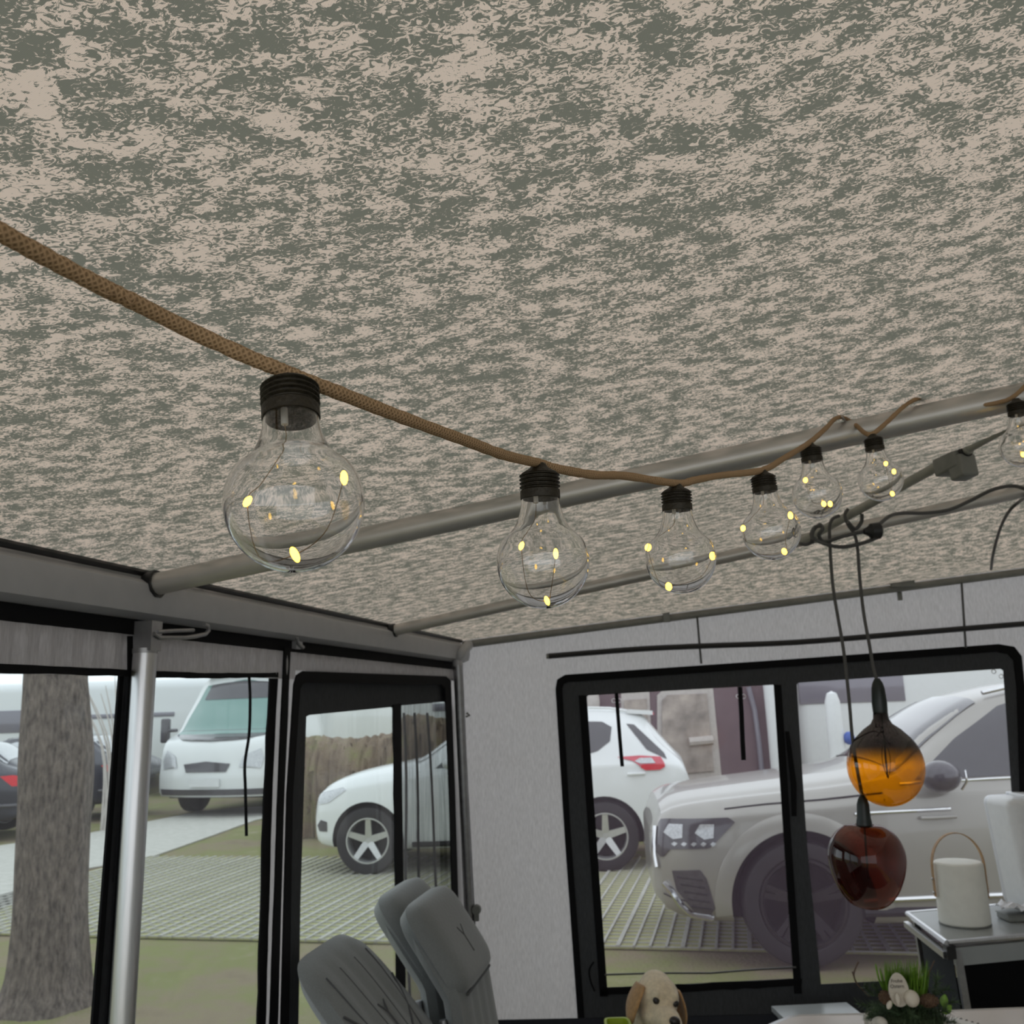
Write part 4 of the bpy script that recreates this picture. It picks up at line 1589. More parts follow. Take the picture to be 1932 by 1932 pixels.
tag(f.build('fir_bed', M_FIR, pl, smooth=False), kind='stuff')
# twigs
MB().tube(bez([PP(1614, 1852), PP(1611, 1838), PP(1616, 1822), PP(1620, 1815)], 4), 0.0022, 6).build('twig', M_TWIG, pl)
MB().tube(bez([PP(1640, 1880), PP(1622, 1862), PP(1614, 1850), PP(1608, 1833)], 4), 0.002, 6).build('twig', M_TWIG, pl)
MB().tube(bez([PP(1748, 1850), PP(1755, 1830), PP(1763, 1812)], 4), 0.0018, 6).build('twig', M_TWIG, pl)
# egg shaped sign with print
sgn_c = (1693, 1868)
out_ = []
for k in range(28):
    a_ = 2 * PI * k / 28
    rx, ry = 19 * (1 - 0.12 * math.sin(a_)), 32
    x_, y_ = rx * math.cos(a_), -ry * math.sin(a_)
    rt_ = math.radians(8)
    out_.append(PP(sgn_c[0] + x_ * math.cos(rt_) - y_ * math.sin(rt_) * -1 * 0 + 0.10 * (y_ + 32), sgn_c[1] + y_, -0.075))
sign = MB().slab(out_, Vector((0, -1, 0)), 0.006).build('egg_sign', M_SIGN, pl, smooth=False)


def text_mesh(txt, size, c, xdir, ydir, parent, mat, name='print'):
    cu = bpy.data.curves.new(name, 'FONT')
    cu.body = txt
    cu.size = size
    cu.align_x = 'CENTER'
    cu.extrude = 0.0002
    to = bpy.data.objects.new(name, cu)
    COL.objects.link(to)
    bpy.context.view_layer.update()
    me = bpy.data.meshes.new_from_object(to.evaluated_get(bpy.context.evaluated_depsgraph_get()))
    bpy.data.objects.remove(to)
    zdir = xdir.cross(ydir)
    Mx = Matrix((xdir, ydir, zdir)).transposed()
    org = top_of(parent).matrix_world.translation if not parent.parent else top_of(parent).location
    for v in me.vertices:
        v.co = c + Mx @ v.co - top_of(parent).location
    me.materials.clear()
    me.materials.append(mat)
    o = bpy.data.objects.new(name, me)
    COL.objects.link(o)
    o.parent = parent
    return o


text_mesh('Frohe', 0.0135, PP(1692, 1854, -0.0765), Vector((1, 0, 0)), ZUP, sign, M_INK)
text_mesh('Ostern', 0.0135, PP(1693, 1864, -0.0765), Vector((1, 0, 0)), ZUP, sign, M_INK)
MB().ell(PP(1720, 1884, -0.08), (0.0205, 0.020, 0.022), None, 20, 12).build('egg', M_EGG, pl)
MB().ell(PP(1694, 1886, -0.09), (0.007, 0.009, 0.017), None, 14, 10).build('egg', M_EGG, pl)
MB().ell(PP(1678, 1896, -0.09), (0.007, 0.008, 0.012), Matrix.Rotation(0.5, 3, 'Y'), 14, 10).build('egg', M_EGG, pl)
for cx_, cy_, rx_ in ((1752, 1888, 0.024), (1670, 1882, 0.013)):
    cn = MB()
    C0 = PP(cx_, cy_, -0.06)
    cn.ell(C0, (rx_, 0.017, 0.015), None, 12, 8)
    for i in range(7):
        for j in range(9):
            a_ = 2 * PI * (j + 0.5 * (i % 2)) / 9
            t = -0.85 + 1.7 * i / 6
            rr = math.sqrt(1 - t * t)
            p = C0 + Vector((t * rx_, rr * 0.017 * math.cos(a_), rr * 0.015 * math.sin(a_)))
            nn = (p - C0).normalized()
            cn.obox(p + nn * 0.001, Vector((0.0016, 0, 0)), nn * 0.0025, nn.cross(Vector((1, 0, 0))).normalized() * 0.0022)
    cn.build('pine_cone', M_CONE, pl)
for (x_, y_, a_) in ((1782, 1888, 0.3), (1788, 1905, 0.9)):
    c = PP(x_, y_, -0.05)
    t_ = Vector((math.sin(a_), 0, math.cos(a_)))
    s_ = Vector((math.cos(a_), -0.3, -math.sin(a_)))
    MB().grid([[c + t_ * (-0.016 + 0.032 * i / 5) + s_ * (0.011 * math.sin(PI * (0.1 + 0.85 * i / 5)) * (j - 1)) + Vector((0, 0.003 * abs(j - 1), 0)) for j in range(3)] for i in range(6)]).build('leaf', M_GRASS, pl)

# notebook with spiral binding on the table
nb = HGT(1800, 1919, TZ + 0.012)
nx = (HGT(1850, 1933, TZ + 0.012) - nb).normalized()
ny = Vector((-nx.y, nx.x, 0)) * -1
if ny.y > 0:
    ny = -ny
nbk = root('notebook', (nb.x, nb.y, TZ), 'white spiral notebook lying on the pale table', 'notebook')
MB().slab([nb, nb + nx * 0.21, nb + nx * 0.21 + ny * 0.15, nb + ny * 0.15], ZUP, 0.0105).build('pages', solid('paper', (0.8, 0.79, 0.76), 0.7, var=0.03), nbk, smooth=False)
for k in range(10):
    c = nb + nx * (0.022 + 0.018 * k) - ZUP * 0.004
    MB().tube([c + ny * (0.006 * math.cos(a_ * PI / 5)) + ZUP * (0.006 * math.sin(a_ * PI / 5)) for a_ in range(11)], 0.0011, 5, cap=False).build('spiral_ring', M_PLBLACK, nbk)

# ================================================================== CAMP KITCHEN CABINET
KZ = 0.80
K_bl, K_fl = HGT(1712, 1721, KZ), HGT(1787, 1776, KZ)
kdir = (HGT(1932, 1763, KZ) - K_fl).normalized()
K_fr, K_br = K_fl + kdir * 0.95, K_bl + kdir * 0.95
kc = (K_fl + K_bl + K_fr + K_br) / 4
kit = root('camp_cabinet', (kc.x, kc.y, 0.012), 'folding camp kitchen cabinet with grey top, aluminium legs and black cloth sides', 'cabinet')
MB().slab([K_fl, K_fr, K_br, K_bl], ZUP, 0.016).build('worktop', M_TOPGREY, kit, smooth=False)
for i, (a, b_) in enumerate(((K_fl, K_fr), (K_fr, K_br), (K_br, K_bl), (K_bl, K_fl))):
    MB().tube([a - ZUP * 0.006, b_ - ZUP * 0.006], 0.011, 8).build('edge_rail', M_ALU, kit)
side = (K_bl - K_fl).normalized()
a, b_ = K_fl - ZUP * 0.045 - kdir * 0.012, K_bl - ZUP * 0.045 - kdir * 0.012
MB().obox((a + b_) / 2, (b_ - a) / 2, kdir * 0.010, ZUP * 0.011).build('side_rail', M_ALU, kit)
MB().obox((K_fl + K_fr) / 2 - ZUP * 0.052, (K_fr - K_fl) / 2 - kdir * 0.02, side * 0.012, ZUP * 0.03).build('front_rail', M_TOPGREY, kit)
MB().obox(K_fl - ZUP * 0.035 + kdir * 0.006, kdir * 0.018, side * 0.02, ZUP * 0.022).build('corner_block', M_PLBLACK, kit)
for p, ddx in ((K_fl, 1), (K_bl, 1), (K_fr, -1), (K_br, -1)):
    tpp = p + kdir * 0.035 * ddx - ZUP * 0.03
    bpp = Vector((tpp.x, tpp.y, 0.013)) + kdir * 0.04 * ddx
    MB().obox((tpp + bpp) / 2, (tpp - bpp) / 2, kdir * 0.013, side * 0.013).build('leg', M_ALUD, kit)
fpan = [K_fl + kdir * 0.055 - ZUP * 0.082 + side * 0.004, K_fr - kdir * 0.05 - ZUP * 0.082 + side * 0.004]
M_KBLACK = solid('black_opening_shade', (0.006, 0.006, 0.007), 0.9, var=0.2, scale=200, spec=0.1)
M_KSIDE = solid('dark_grey_cabinet_cloth', (0.035, 0.038, 0.04), 0.9, var=0.2, scale=200, spec=0.2)
MB().slab([fpan[0], fpan[1], fpan[1] - ZUP * 0.62 - kdir * 0.035, fpan[0] - ZUP * 0.62 + kdir * 0.035], -side, 0.004).build('front_opening_shade', M_KBLACK, kit, smooth=False)  # black sheet across the open front, the shade inside put into its colour
sp = [K_fl + kdir * 0.03 - ZUP * 0.06 + side * 0.05, K_bl + kdir * 0.03 - ZUP * 0.06 - side * 0.05]
MB().slab([sp[0], sp[1], sp[1] - ZUP * 0.64 + kdir * 0.03, sp[0] - ZUP * 0.64 + kdir * 0.03], -kdir, 0.004).build('side_cloth', M_KSIDE, kit, smooth=False)

# lantern with leather handle
lb = HGT(1821, 1743, KZ)
lan = root('lantern', lb + ZUP * 0.001, 'white cylindrical lantern lamp with a tan strap handle on the cabinet', 'lantern')
lu = lb.y / 1782.0
rr = 43 * lu
hh = 0.228
prof = [(0, 0.0), (rr * 0.93, 0.0), (rr * 0.98, 0.004), (rr, 0.012), (rr * 0.99, hh * 0.5), (rr * 0.975, hh - 0.014), (rr * 0.96, hh - 0.005), (rr * 0.90, hh), (0, hh + 0.001)]
MB().lathe(prof, 40, lb + ZUP * 0.002).build('shade', M_CREAM, lan)
MB().lathe([(rr * 0.95, 0.0), (rr * 1.0, 0.0), (rr * 1.0, 0.005), (rr * 0.95, 0.005)], 40, lb + ZUP * 0.0015).build('base_ring', M_PVCGREY, lan)
hp = []
for k in range(25):
    a_ = PI * k / 24
    hp.append(Vector((lb.x - math.cos(a_) * (rr + 0.008), lb.y, lb.z + hh * 0.93 + 0.125 * math.sin(a_))))
hp = [Vector((hp[0].x, lb.y, lb.z + hh * 0.45))] + hp + [Vector((hp[-1].x, lb.y, lb.z + hh * 0.40))]
hn = MB()
for p, q_ in zip(hp, hp[1:]):
    pass
rows = []
for i, p in enumerate(hp):
    t_ = (hp[min(i + 1, len(hp) - 1)] - hp[max(i - 1, 0)]).normalized()
    n_ = t_.cross(Vector((0, 1, 0)))
    rows.append([p + Vector((0, -0.009, 0)) + n_ * 0.0017, p + Vector((0, 0.009, 0)) + n_ * 0.0017, p + Vector((0, 0.009, 0)) - n_ * 0.0017, p + Vector((0, -0.009, 0)) - n_ * 0.0017, p + Vector((0, -0.009, 0)) + n_ * 0.0017])
hn.grid(rows)
hn.build('handle', M_LEATHER, lan)
for sx in (-1, 1):
    for fz in (0.52, 0.74):
        c = Vector((lb.x + sx * (rr + 0.012), lb.y, lb.z + hh * fz))
        MB().lathe([(0, -0.003), (0.005, -0.003), (0.005, 0.002), (0.003, 0.004), (0, 0.0045)], 10, c, (Vector((0, 1, 0)), ZUP, Vector((sx, 0, 0)))).build('rivet', M_ALU, lan)

# rounded white appliance
ap = DEP(1916, 1690, lb.y + 0.21)
ap = Vector((ap.x, ap.y, KZ + 0.001))
W_ = 0.26
H_ = DEP(1868, 1503, lb.y + 0.21).z - KZ
app = root('coffee_machine', ap, 'white rounded coffee machine standing on the camp cabinet', 'appliance')
m = MB().rbox((ap.x + W_ / 2 - 0.02, ap.y, KZ + H_ / 2), (W_, 0.24, H_ - 0.002), 0.035, 5)
m.v = [Vector((p.x + (0.035 * (1 - (p.z - KZ) / H_) - 0.02) * (1 if p.x < ap.x + W_ / 2 else 0), p.y, p.z)) for p in m.v]
m.build('housing', M_WHITEP, app)
MB().rbox((ap.x + W_ / 2 + 0.02, ap.y - 0.121, KZ + H_ * 0.52), (W_ * 0.62, 0.02, H_ * 0.62), 0.008).build('front_recess', M_PVCGREY, app)
MB().rbox((ap.x + W_ / 2 + 0.02, ap.y, KZ + H_ + 0.004), (W_ * 0.7, 0.18, 0.012), 0.005).build('lid', M_WHITEP, app)
MB().tube([(ap.x + W_ / 2 + 0.02, ap.y - 0.13, KZ + H_ * 0.62), (ap.x + W_ / 2 + 0.02, ap.y - 0.16, KZ + H_ * 0.60), (ap.x + W_ / 2 + 0.02, ap.y - 0.16, KZ + H_ * 0.55)], 0.012, 10).build('spout', M_PLBLACK, app)

# crumpled tissue on a dark tray
tp_ = HGT(1912, 1738, KZ)
tr_ = root('serving_tray', tp_, 'small dark grey tray on the camp cabinet under white tissue', 'tray')
MB().rbox((tp_.x + 0.05, tp_.y + 0.02, KZ + 0.012), (0.16, 0.10, 0.022), 0.005).build('tray_body', M_PVCGREY, tr_)
MB().rbox((tp_.x + 0.05, tp_.y + 0.02, KZ + 0.0245), (0.165, 0.105, 0.004), 0.0015).build('rim', M_PVCGREY, tr_)
r1 = random.Random(9)
rows = []
for i in range(11):
    row = []
    for j in range(13):
        x_, y_ = -0.085 + 0.17 * j / 12, -0.05 + 0.10 * i / 10
        row.append(Vector((tp_.x + 0.05 + x_, tp_.y + 0.02 + y_, KZ + 0.034 + r1.uniform(0, 0.022) + 0.015 * math.exp(-((j - 2) ** 2) / 4))))
    rows.append(row)
o = MB().grid(rows).build('tissue', solid('white_tissue', (0.85, 0.85, 0.88), 0.9, var=0.03), origin=Vector((tp_.x + 0.05, tp_.y + 0.02, KZ + 0.028)))
so = o.modifiers.new('thick', 'SOLIDIFY')
so.thickness = 0.002
evaluated(o)
tag(o, 'crumpled white tissue on the dark tray beside the lantern', 'tissue')

# ================================================================== OUTSIDE GROUND
GND = ground_mat('worn_grass', [(0.15, 0.115, 0.07), (0.23, 0.185, 0.115), (0.19, 0.20, 0.065), (0.30, 0.26, 0.17)], 0.9)
b = MB()
b.grid([[Vector((x, y, -0.02)) for x in (-60, -20, -6, 0, 6, 20, 60)] for y in (-6, 2, 6, 12, 30, 80)])
tag(b.build('ground', GND, smooth=False), 'patchy worn grass of the pitch', kind='structure')
M_GRAVEL = ground_mat('pale_gravel', [(0.42, 0.41, 0.37), (0.52, 0.51, 0.47), (0.60, 0.58, 0.54)], 9, 0.4)
pth = [HGT(x, y, 0.0) for x, y in [(-40, 1735), (60, 1690), (150, 1640), (280, 1618), (400, 1576), (480, 1547), (560, 1528), (560, 1516), (380, 1530), (165, 1572), (-40, 1600)]]
b = MB().slab(pth, ZUP, 0.015)
tag(b.build('driveway', M_GRAVEL, smooth=False), 'pale gravel drive in front of the camper van', kind='structure')
# grass pavers: concrete ribs with grass between, in line with the tent
M_PAVGRASS = ground_mat('grass_between_ribs', [(0.31, 0.29, 0.15), (0.36, 0.36, 0.16), (0.44, 0.41, 0.27)], 2.2)
M_RIB = solid('pale_concrete', (0.45, 0.44, 0.40), 0.9, var=0.12, scale=6)
pav = root('paving', PC + DF * 2.95 + NF * 1.0, kind='structure', label='grass pavers with pale concrete ribs')
S0, S1 = 2.95, 6.9


def pv(t, x, z=0.0):
    p = PC + DF * t + NF * x
    return Vector((p.x, p.y, z))


MB().slab([pv(S0, -6.2), pv(S0, 6.5), pv(S1, 6.5), pv(S1, -6.2)], ZUP, 0.012).build('grass_bed', M_PAVGRASS, pav, smooth=False)
def share(me, name, parent, loc):
    o_ = bpy.data.objects.new(name, me)
    COL.objects.link(o_)
    o_.parent = parent
    o_.location = loc
    return o_
rib_w = {}
for wide in (0, 1):
    wd = 0.030 if wide else 0.018
    rib_w[wide] = MB().obox((0, 0, 0), NF * wd / 2, DF * (S1 - S0) / 2, ZUP * 0.012).mesh('rib', M_RIB, False)
for k in range(110):
    x = -6.1 + 0.1135 * k
    p = pv((S0 + S1) / 2, x, 0.002)
    share(rib_w[1 if k % 4 == 0 else 0], 'rib', pav, p - pav.location)
cr_me = MB().obox((0, 0, 0), NF * 6.25, DF * 0.005, ZUP * 0.010).mesh('cross_rib', M_RIB, False)
for k in range(34):
    p = pv(S0 + 0.01 + 0.1135 * k, 0.15, -0.001)
    share(cr_me, 'cross_rib', pav, p - pav.location)

# ================================================================== CARS
M_WPAINT = solid('white_car_paint', (0.80, 0.82, 0.82), 0.25, var=0.02, scale=3, coat=0.5)
M_SPAINT = solid('silver_grey_car_paint', (0.36, 0.345, 0.315), 0.3, 0.25, var=0.03, scale=4, coat=0.6)
M_DPAINT = solid('dark_car_paint', (0.03, 0.03, 0.045), 0.25, var=0.05, coat=0.5)
M_ARCH = solid('black_arch_liner', (0.02, 0.018, 0.02), 0.8, var=0.2)
M_TYRE = solid('tyre_rubber', (0.02, 0.018, 0.02), 0.75, var=0.15)
M_RIMS = solid('silver_alloy', (0.62, 0.62, 0.62), 0.3, 0.7, var=0.05)
M_RIMD = solid('dark_alloy', (0.035, 0.032, 0.036), 0.35, 0.5, var=0.1)
M_CGLASS = solid('dark_car_glass', (0.05, 0.05, 0.055), 0.04, var=0.1, coat=0.8)
M_SCREEN = solid('green_tinted_windscreen', (0.16, 0.30, 0.27), 0.05, var=0.05, coat=0.8)
M_RED = solid('red_lamp_lens', (0.62, 0.01, 0.02), 0.15, var=0.1)
M_PINK = solid('pale_red_lamp_lens', (0.62, 0.10, 0.13), 0.2, var=0.1)
M_LENS = solid('clear_lamp_lens', (0.55, 0.56, 0.58), 0.1, 0.3, var=0.2, scale=60)
M_LAMPD = solid('dark_lamp_body', (0.07, 0.065, 0.075), 0.15, var=0.2, scale=30, coat=0.6)
M_CHROME = solid('chrome_trim', (0.75, 0.75, 0.76), 0.12, 1.0, var=0.03)
M_PLATE = solid('number_plate', (0.75, 0.76, 0.76), 0.4, var=0.04)


class CarBody:
    """lofted car shell; local x runs from nose (0) to tail, y across, z up"""

    def __init__(self, st, loc, ang, nose_round=True):
        self.st, self.loc, self.ang = st, Vector(loc), ang
        self.L = st[-1][0]
        self.Rz = Matrix.Rotation(ang, 3, 'Z')

    def section(self, x):
        zb, zbelt, zt, hw, hr = (interp(self.st, x, k) for k in range(1, 6))
        h = zbelt - zb
        c = [(0, zb), (hw * .80, zb), (hw * .955, zb + .05), (hw * .985, zb + .30 * h), (hw, zb + .62 * h), (hw * .985, zbelt - .07),
             (hw * .955, zbelt), (lerp(hw * .955, hr, .55), lerp(zbelt, zt, .60)), (hr, zt - min(.07, (zt - zbelt) * .35)), (hr * .86, zt - .012), (hr * .45, zt + .012), (0, zt + .018)]
        return [Vector((0, a, z)) for a, z in c]

    def half(self, x, k=3):
        c = bez(self.section(x), k)
        return [(p.y, p.z) for p in c]

    def side_y(self, x, z):
        best = None
        c = self.half(x, 5)
        for (y0, z0), (y1, z1) in zip(c[5:], c[6:]):
            if min(z0, z1) <= z <= max(z0, z1) and z1 != z0:
                t = (z - z0) / (z1 - z0)
                y = lerp(y0, y1, t)
                best = y if best is None else max(best, y)
        return best if best is not None else c[-4][0]

    def top_z(self, x, y):
        c = self.half(x, 5)
        y = abs(y)
        for (y0, z0), (y1, z1) in zip(c[::-1], c[::-1][1:]):
            if min(y0, y1) <= y <= max(y0, y1) and y1 != y0:
                return lerp(z0, z1, (y - y0) / (y1 - y0))
        return c[-1][1]

    def W(self, p):
        return self.loc + self.Rz @ Vector(p)

    def shell(self, n=70):
        m = MB()
        rows = []
        for i in range(n + 1):
            x = self.L * i / n
            h = self.half(x)
            ring = [Vector((x, -y, z)) for y, z in h] + [Vector((x, y, z)) for y, z in h[::-1][1:-1]]
            rows.append([self.W(p) for p in ring + [ring[0]]])
        m.grid(rows)
        k = len(rows[0])
        m.f.append(tuple(range(k - 1)))
        m.f.append(tuple(reversed(range(n * k, n * k + k - 1))))
        return m

    def side_patch(self, outline, off=0.006, side=-1, k=5):
        """outline in (x, z) laid on the flank"""
        pts = []
        for i in range(len(outline)):
            a, b_ = outline[i], outline[(i + 1) % len(outline)]
            for j in range(k):
                pts.append((lerp(a[0], b_[0], j / k), lerp(a[1], b_[1], j / k)))
        # fill by fans of scan columns so that it follows the curved flank
        x0, x1 = min(p[0] for p in pts), max(p[0] for p in pts)
        m = MB()
        rows = []
        for i in range(25):
            x = lerp(x0 + 1e-4, x1 - 1e-4, i / 24)
            zs = []
            for (a, b_) in zip(pts, pts[1:] + pts[:1]):
                if (a[0] - x) * (b_[0] - x) <= 0 and a[0] != b_[0]:
                    zs.append(lerp(a[1], b_[1], (x - a[0]) / (b_[0] - a[0])))
            if len(zs) < 2:
                continue
            lo, hi = min(zs), max(zs)
            rows.append([self.W((x, side * (self.side_y(x, lerp(lo, hi, j / 8)) + off), lerp(lo, hi, j / 8))) for j in range(9)])
        m.grid(rows)
        return m

    def side_line(self, pts, r=0.01, off=0.0, side=-1):
        return MB().tube([self.W((x, side * (self.side_y(x, z) + off), z)) for x, z in pts], r, 8)

    def top_patch(self, outline_fn, x0, x1, off=0.006, n=14):
        rows = []
        for i in range(n + 1):
            x = lerp(x0, x1, i / n)
            hw = outline_fn((x - x0) / (x1 - x0))
            rows.append([self.W((x, lerp(-hw, hw, j / 12), self.top_z(x, lerp(-hw, hw, j / 12)) + off)) for j in range(13)])
        return MB().grid(rows)

    def cut_arches(self, o, wheels, r):
        for wx, wz in wheels:
            for sd in (-1, 1):
                hw = interp(self.st, wx, 4)
                c = self.W((wx, sd * (hw - 0.10), wz))
                ax = (self.Rz @ Vector((1, 0, 0)), ZUP, self.Rz @ Vector((0, -1, 0)))
                cm = MB().lathe([(0, -0.22), (r, -0.22), (r, 0.22), (0, 0.22)], 40, c, ax)
                co = cm.build('cutter', M_ARCH)
                md = o.modifiers.new('arch', 'BOOLEAN')
                md.object = co
                md.operation = 'DIFFERENCE'
                md.solver = 'EXACT'
                md.material_mode = 'TRANSFER'
                self.cutters = getattr(self, 'cutters', []) + [co]
        evaluated(o)
        for c in self.cutters:
            bpy.data.objects.remove(c)
        for p in o.data.polygons:
            p.use_smooth = True
        try:
            o.data.set_sharp_from_angle(angle=math.radians(35))
        except Exception:
            pass

    def wheel(self, parent, wx, wz, r, rimr, mat_rim, side=-1, spokes=5, wid=0.23, twin=False):
        hw = interp(self.st, wx, 4)
        c = self.W((wx, side * (hw - wid / 2 - 0.01), wz))
        out = self.Rz @ Vector((0, side, 0))
        X = self.Rz @ Vector((1, 0, 0))
        ax = (X, ZUP, out)
        h = wid / 2
        prof = [(rimr * .98, -h * .7), (rimr * 1.02, -h), (r * .93, -h), (r, -h * .7), (r, h * .7), (r * .97, h * .92), (r * .90, h), (rimr * 1.05, h * .95), (rimr * .99, h * .8), (rimr * .96, -h * .7), (rimr * .98, -h * .7)]
        ty = MB().lathe(prof, 48, c, ax).build('wheel', M_TYRE, parent)
        rim = MB().lathe([(rimr * .99, h * .78), (rimr * 1.0, h * .92), (rimr * .94, h * .92), (rimr * .90, h * .7), (rimr * .90, -h * .4), (rimr * .97, -h * .4)], 48, c, ax)
        rim.lathe([(0, h * .55), (rimr * .14, h * .55), (rimr * .2, h * .45), (rimr * .2, h * .2), (0, h * .2)], 20, c, ax)
        for k in range(spokes):
            for dd in ((-0.11, 0.11) if twin else (0,)):
                a = 2 * PI * k / spokes + 0.3
                dr = X * math.cos(a + dd) + ZUP * math.sin(a + dd)
                tn = X * -math.sin(a) + ZUP * math.cos(a)
                a0 = c + dr * rimr * .12 + out * h * .48
                a1 = c + dr * rimr * .95 + out * h * .74
                wd0, wd1 = (rimr * .06, rimr * .07) if twin else (rimr * .16, rimr * .12)
                th = out * 0.022
                v = [a0 - tn * wd0 - th, a0 + tn * wd0 - th, a1 + tn * wd1 - th, a1 - tn * wd1 - th,
                     a0 - tn * wd0 + th * .4, a0 + tn * wd0 + th * .4, a1 + tn * wd1 + th * .4, a1 - tn * wd1 + th * .4]
                rim.add(v, [(0, 1, 2, 3), (4, 7, 6, 5), (0, 4, 5, 1), (1, 5, 6, 2), (2, 6, 7, 3), (3, 7, 4, 0)])
        rim.build('rim', mat_rim, ty)
        MB().lathe([(0, -h * .42), (rimr * .93, -h * .42), (rimr * .93, -h * .40), (0, -h * .38)], 32, c, ax).build('brake_disc', M_ARCH, ty)
        return ty

    def flare(self, wx, wz, r0, r1, a0=-8, a1=188, off=0.02, side=-1):
        rows = []
        for i in range(37):
            a = math.radians(lerp(a0, a1, i / 36))
            row = []
            for rr, oo in ((r0, -0.05), (r0, off), (lerp(r0, r1, .5), off), (r1, 0.004), (r1 + 0.004, -0.02)):
                x, z = wx + rr * math.cos(a), wz + rr * math.sin(a)
                row.append(self.W((x, side * (self.side_y(x, max(z, interp(self.st, x, 1) + 0.06)) + oo), z)))
            rows.append(row)
        return MB().grid(rows)


# ---- silver grey SUV beside the tent
R_S = 0.385
st = [(0.0, .40, .74, .84, .74, .60), (0.03, .36, .82, .93, .82, .66), (0.10, .31, .89, 1.0, .875, .71), (0.28, .27, .935, 1.045, .935, .75), (0.6, .25, .97, 1.08, .965, .78),
      (1.2, .24, 1.01, 1.14, .985, .80), (1.55, .24, 1.05, 1.19, .99, .80), (1.95, .24, 1.085, 1.46, .99, .70), (2.35, .24, 1.10, 1.65, .99, .64), (2.9, .24, 1.11, 1.73, .99, .61),
      (3.8, .24, 1.13, 1.72, .985, .59), (4.4, .27, 1.14, 1.62, .96, .56), (4.7, .32, 1.10, 1.34, .92, .60), (4.86, .45, .95, 1.05, .78, .60)]
fw_c = HGT(1532, 1832, 0.0)
ang = math.radians(-5)
car = CarBody(st, (0, 0, 0), ang)
off_ = car.Rz @ Vector((0.93, -0.99, 0))
car.loc = Vector((fw_c.x, fw_c.y + 0.02, 0.0)) - off_
suv = root('suv', car.W((2.4, 0, 0)), 'silver grey SUV parked close behind the end wall window', 'car')
bd = car.shell().build('body', M_SPAINT, suv)
WH = [(0.93, R_S), (3.83, R_S)]
car.cut_arches(bd, WH, 0.455)
for wx, wz in WH:
    for sd in (-1, 1):
        car.wheel(suv, wx, wz, R_S, 0.275, M_RIMD, sd, 5, 0.26, True)
    car.flare(wx, wz, 0.455, 0.56).build('arch_flare', M_SPAINT, suv)
hl = [(0.045, .905), (0.10, .915), (0.50, .925), (0.535, .895), (0.36, .735), (0.10, .725), (0.05, .66), (0.02, .70)]
hlo = car.side_patch(hl, 0.008).build('headlight', M_LAMPD, suv)
for cx_ in (0.13, 0.33):
    car.side_patch([(cx_ - .06, .83), (cx_ - .02, .885), (cx_ + .07, .885), (cx_ + .06, .80), (cx_, .79)], 0.014).build('lens', M_LENS, hlo)
for k in range(5):
    x_ = 0.135 + 0.062 * k
    car.side_patch([(x_ - .02, .76), (x_, .775), (x_ + .022, .765), (x_, .745)], 0.014).build('led_dot', M_LENS, hlo)
ia = car.side_patch([(0.11, .59), (0.29, .60), (0.33, .54), (0.37, .36), (0.34, .315), (0.24, .33), (0.13, .47)], 0.006).build('air_intake', M_LAMPD, suv)
for k in range(5):
    z_ = .36 + .045 * k
    car.side_line([(0.20 - .02 * k + .02, z_ + .012), (0.35 - .012 * k, z_ - .006)], 0.006, 0.008).build('slat', M_ARCH, ia)
car.side_line([(0.055, .51), (0.10, .46), (0.15, .38), (0.22, .315), (0.36, .295)], 0.022, 0.010).build('bumper_trim', M_CHROME, suv)
car.side_line([(0.02, .60), (0.012, .68), (0.015, .76), (0.03, .86)], 0.02, 0.0).build('grille_trim', M_CHROME, suv)
car.side_line([(0.05, .44), (0.10, .42), (0.2, .40)], 0.004, 0.004).build('panel_gap', M_ARCH, suv)
car.side_line([(0.48, .975), (0.75, 1.00), (1.1, 1.02), (1.5, 1.055)], 0.006, 0.002).build('bonnet_gap', M_ARCH, suv)
car.side_line([(1.30, .93), (1.36, .935), (1.9, .95)], 0.012, 0.002).build('wing_badge', M_CHROME, suv)
car.side_line([(1.44, .35), (1.46, .7), (1.50, 1.02)], 0.003, 0.002).build('door_gap', M_ARCH, suv)
car.side_line([(2.55, .35), (2.58, .7), (2.60, 1.08)], 0.003, 0.002).build('door_gap', M_ARCH, suv)
car.side_line([(1.3, .40), (2.0, .42), (3.2, .44)], 0.02, 0.0).build('sill_trim', M_CHROME, suv)
car.side_line([(1.3, .33), (2.0, .33), (3.3, .33)], 0.03, 0.0).build('sill', M_ARCH, suv)
car.side_line([(1.62, 1.105), (2.2, 1.125), (3.0, 1.14), (4.2, 1.18)], 0.010, 0.004).build('window_trim', M_CHROME, suv)
car.side_patch([(1.72, 1.13), (2.05, 1.38), (2.40, 1.58), (2.55, 1.62), (2.58, 1.15)], 0.006).build('side_window', M_CGLASS, suv)
car.side_patch([(2.66, 1.15), (2.64, 1.63), (3.4, 1.62), (3.42, 1.17)], 0.006).build('side_window', M_CGLASS, suv)
car.top_patch(lambda t: lerp(.78, .60, t), 1.60, 2.28, 0.008).build('windscreen', M_CGLASS, suv)
mi = car.W((1.83, -1.08, 1.16))
mr_ = MB().ell(mi, (0.125, 0.12, 0.10), car.Rz, 18, 10).build('mirror', M_LAMPD, suv)
MB().tube([car.W((1.86, -0.95, 1.09)), car.W((1.84, -1.03, 1.12))], 0.022, 8).build('mirror_foot', M_ARCH, mr_)
MB().tube([car.W((1.93, -1.14, 1.08)), car.W((1.96, -1.16, 1.13)), car.W((1.96, -1.15, 1.20))], 0.008, 6).build('mirror_trim', M_CHROME, mr_)
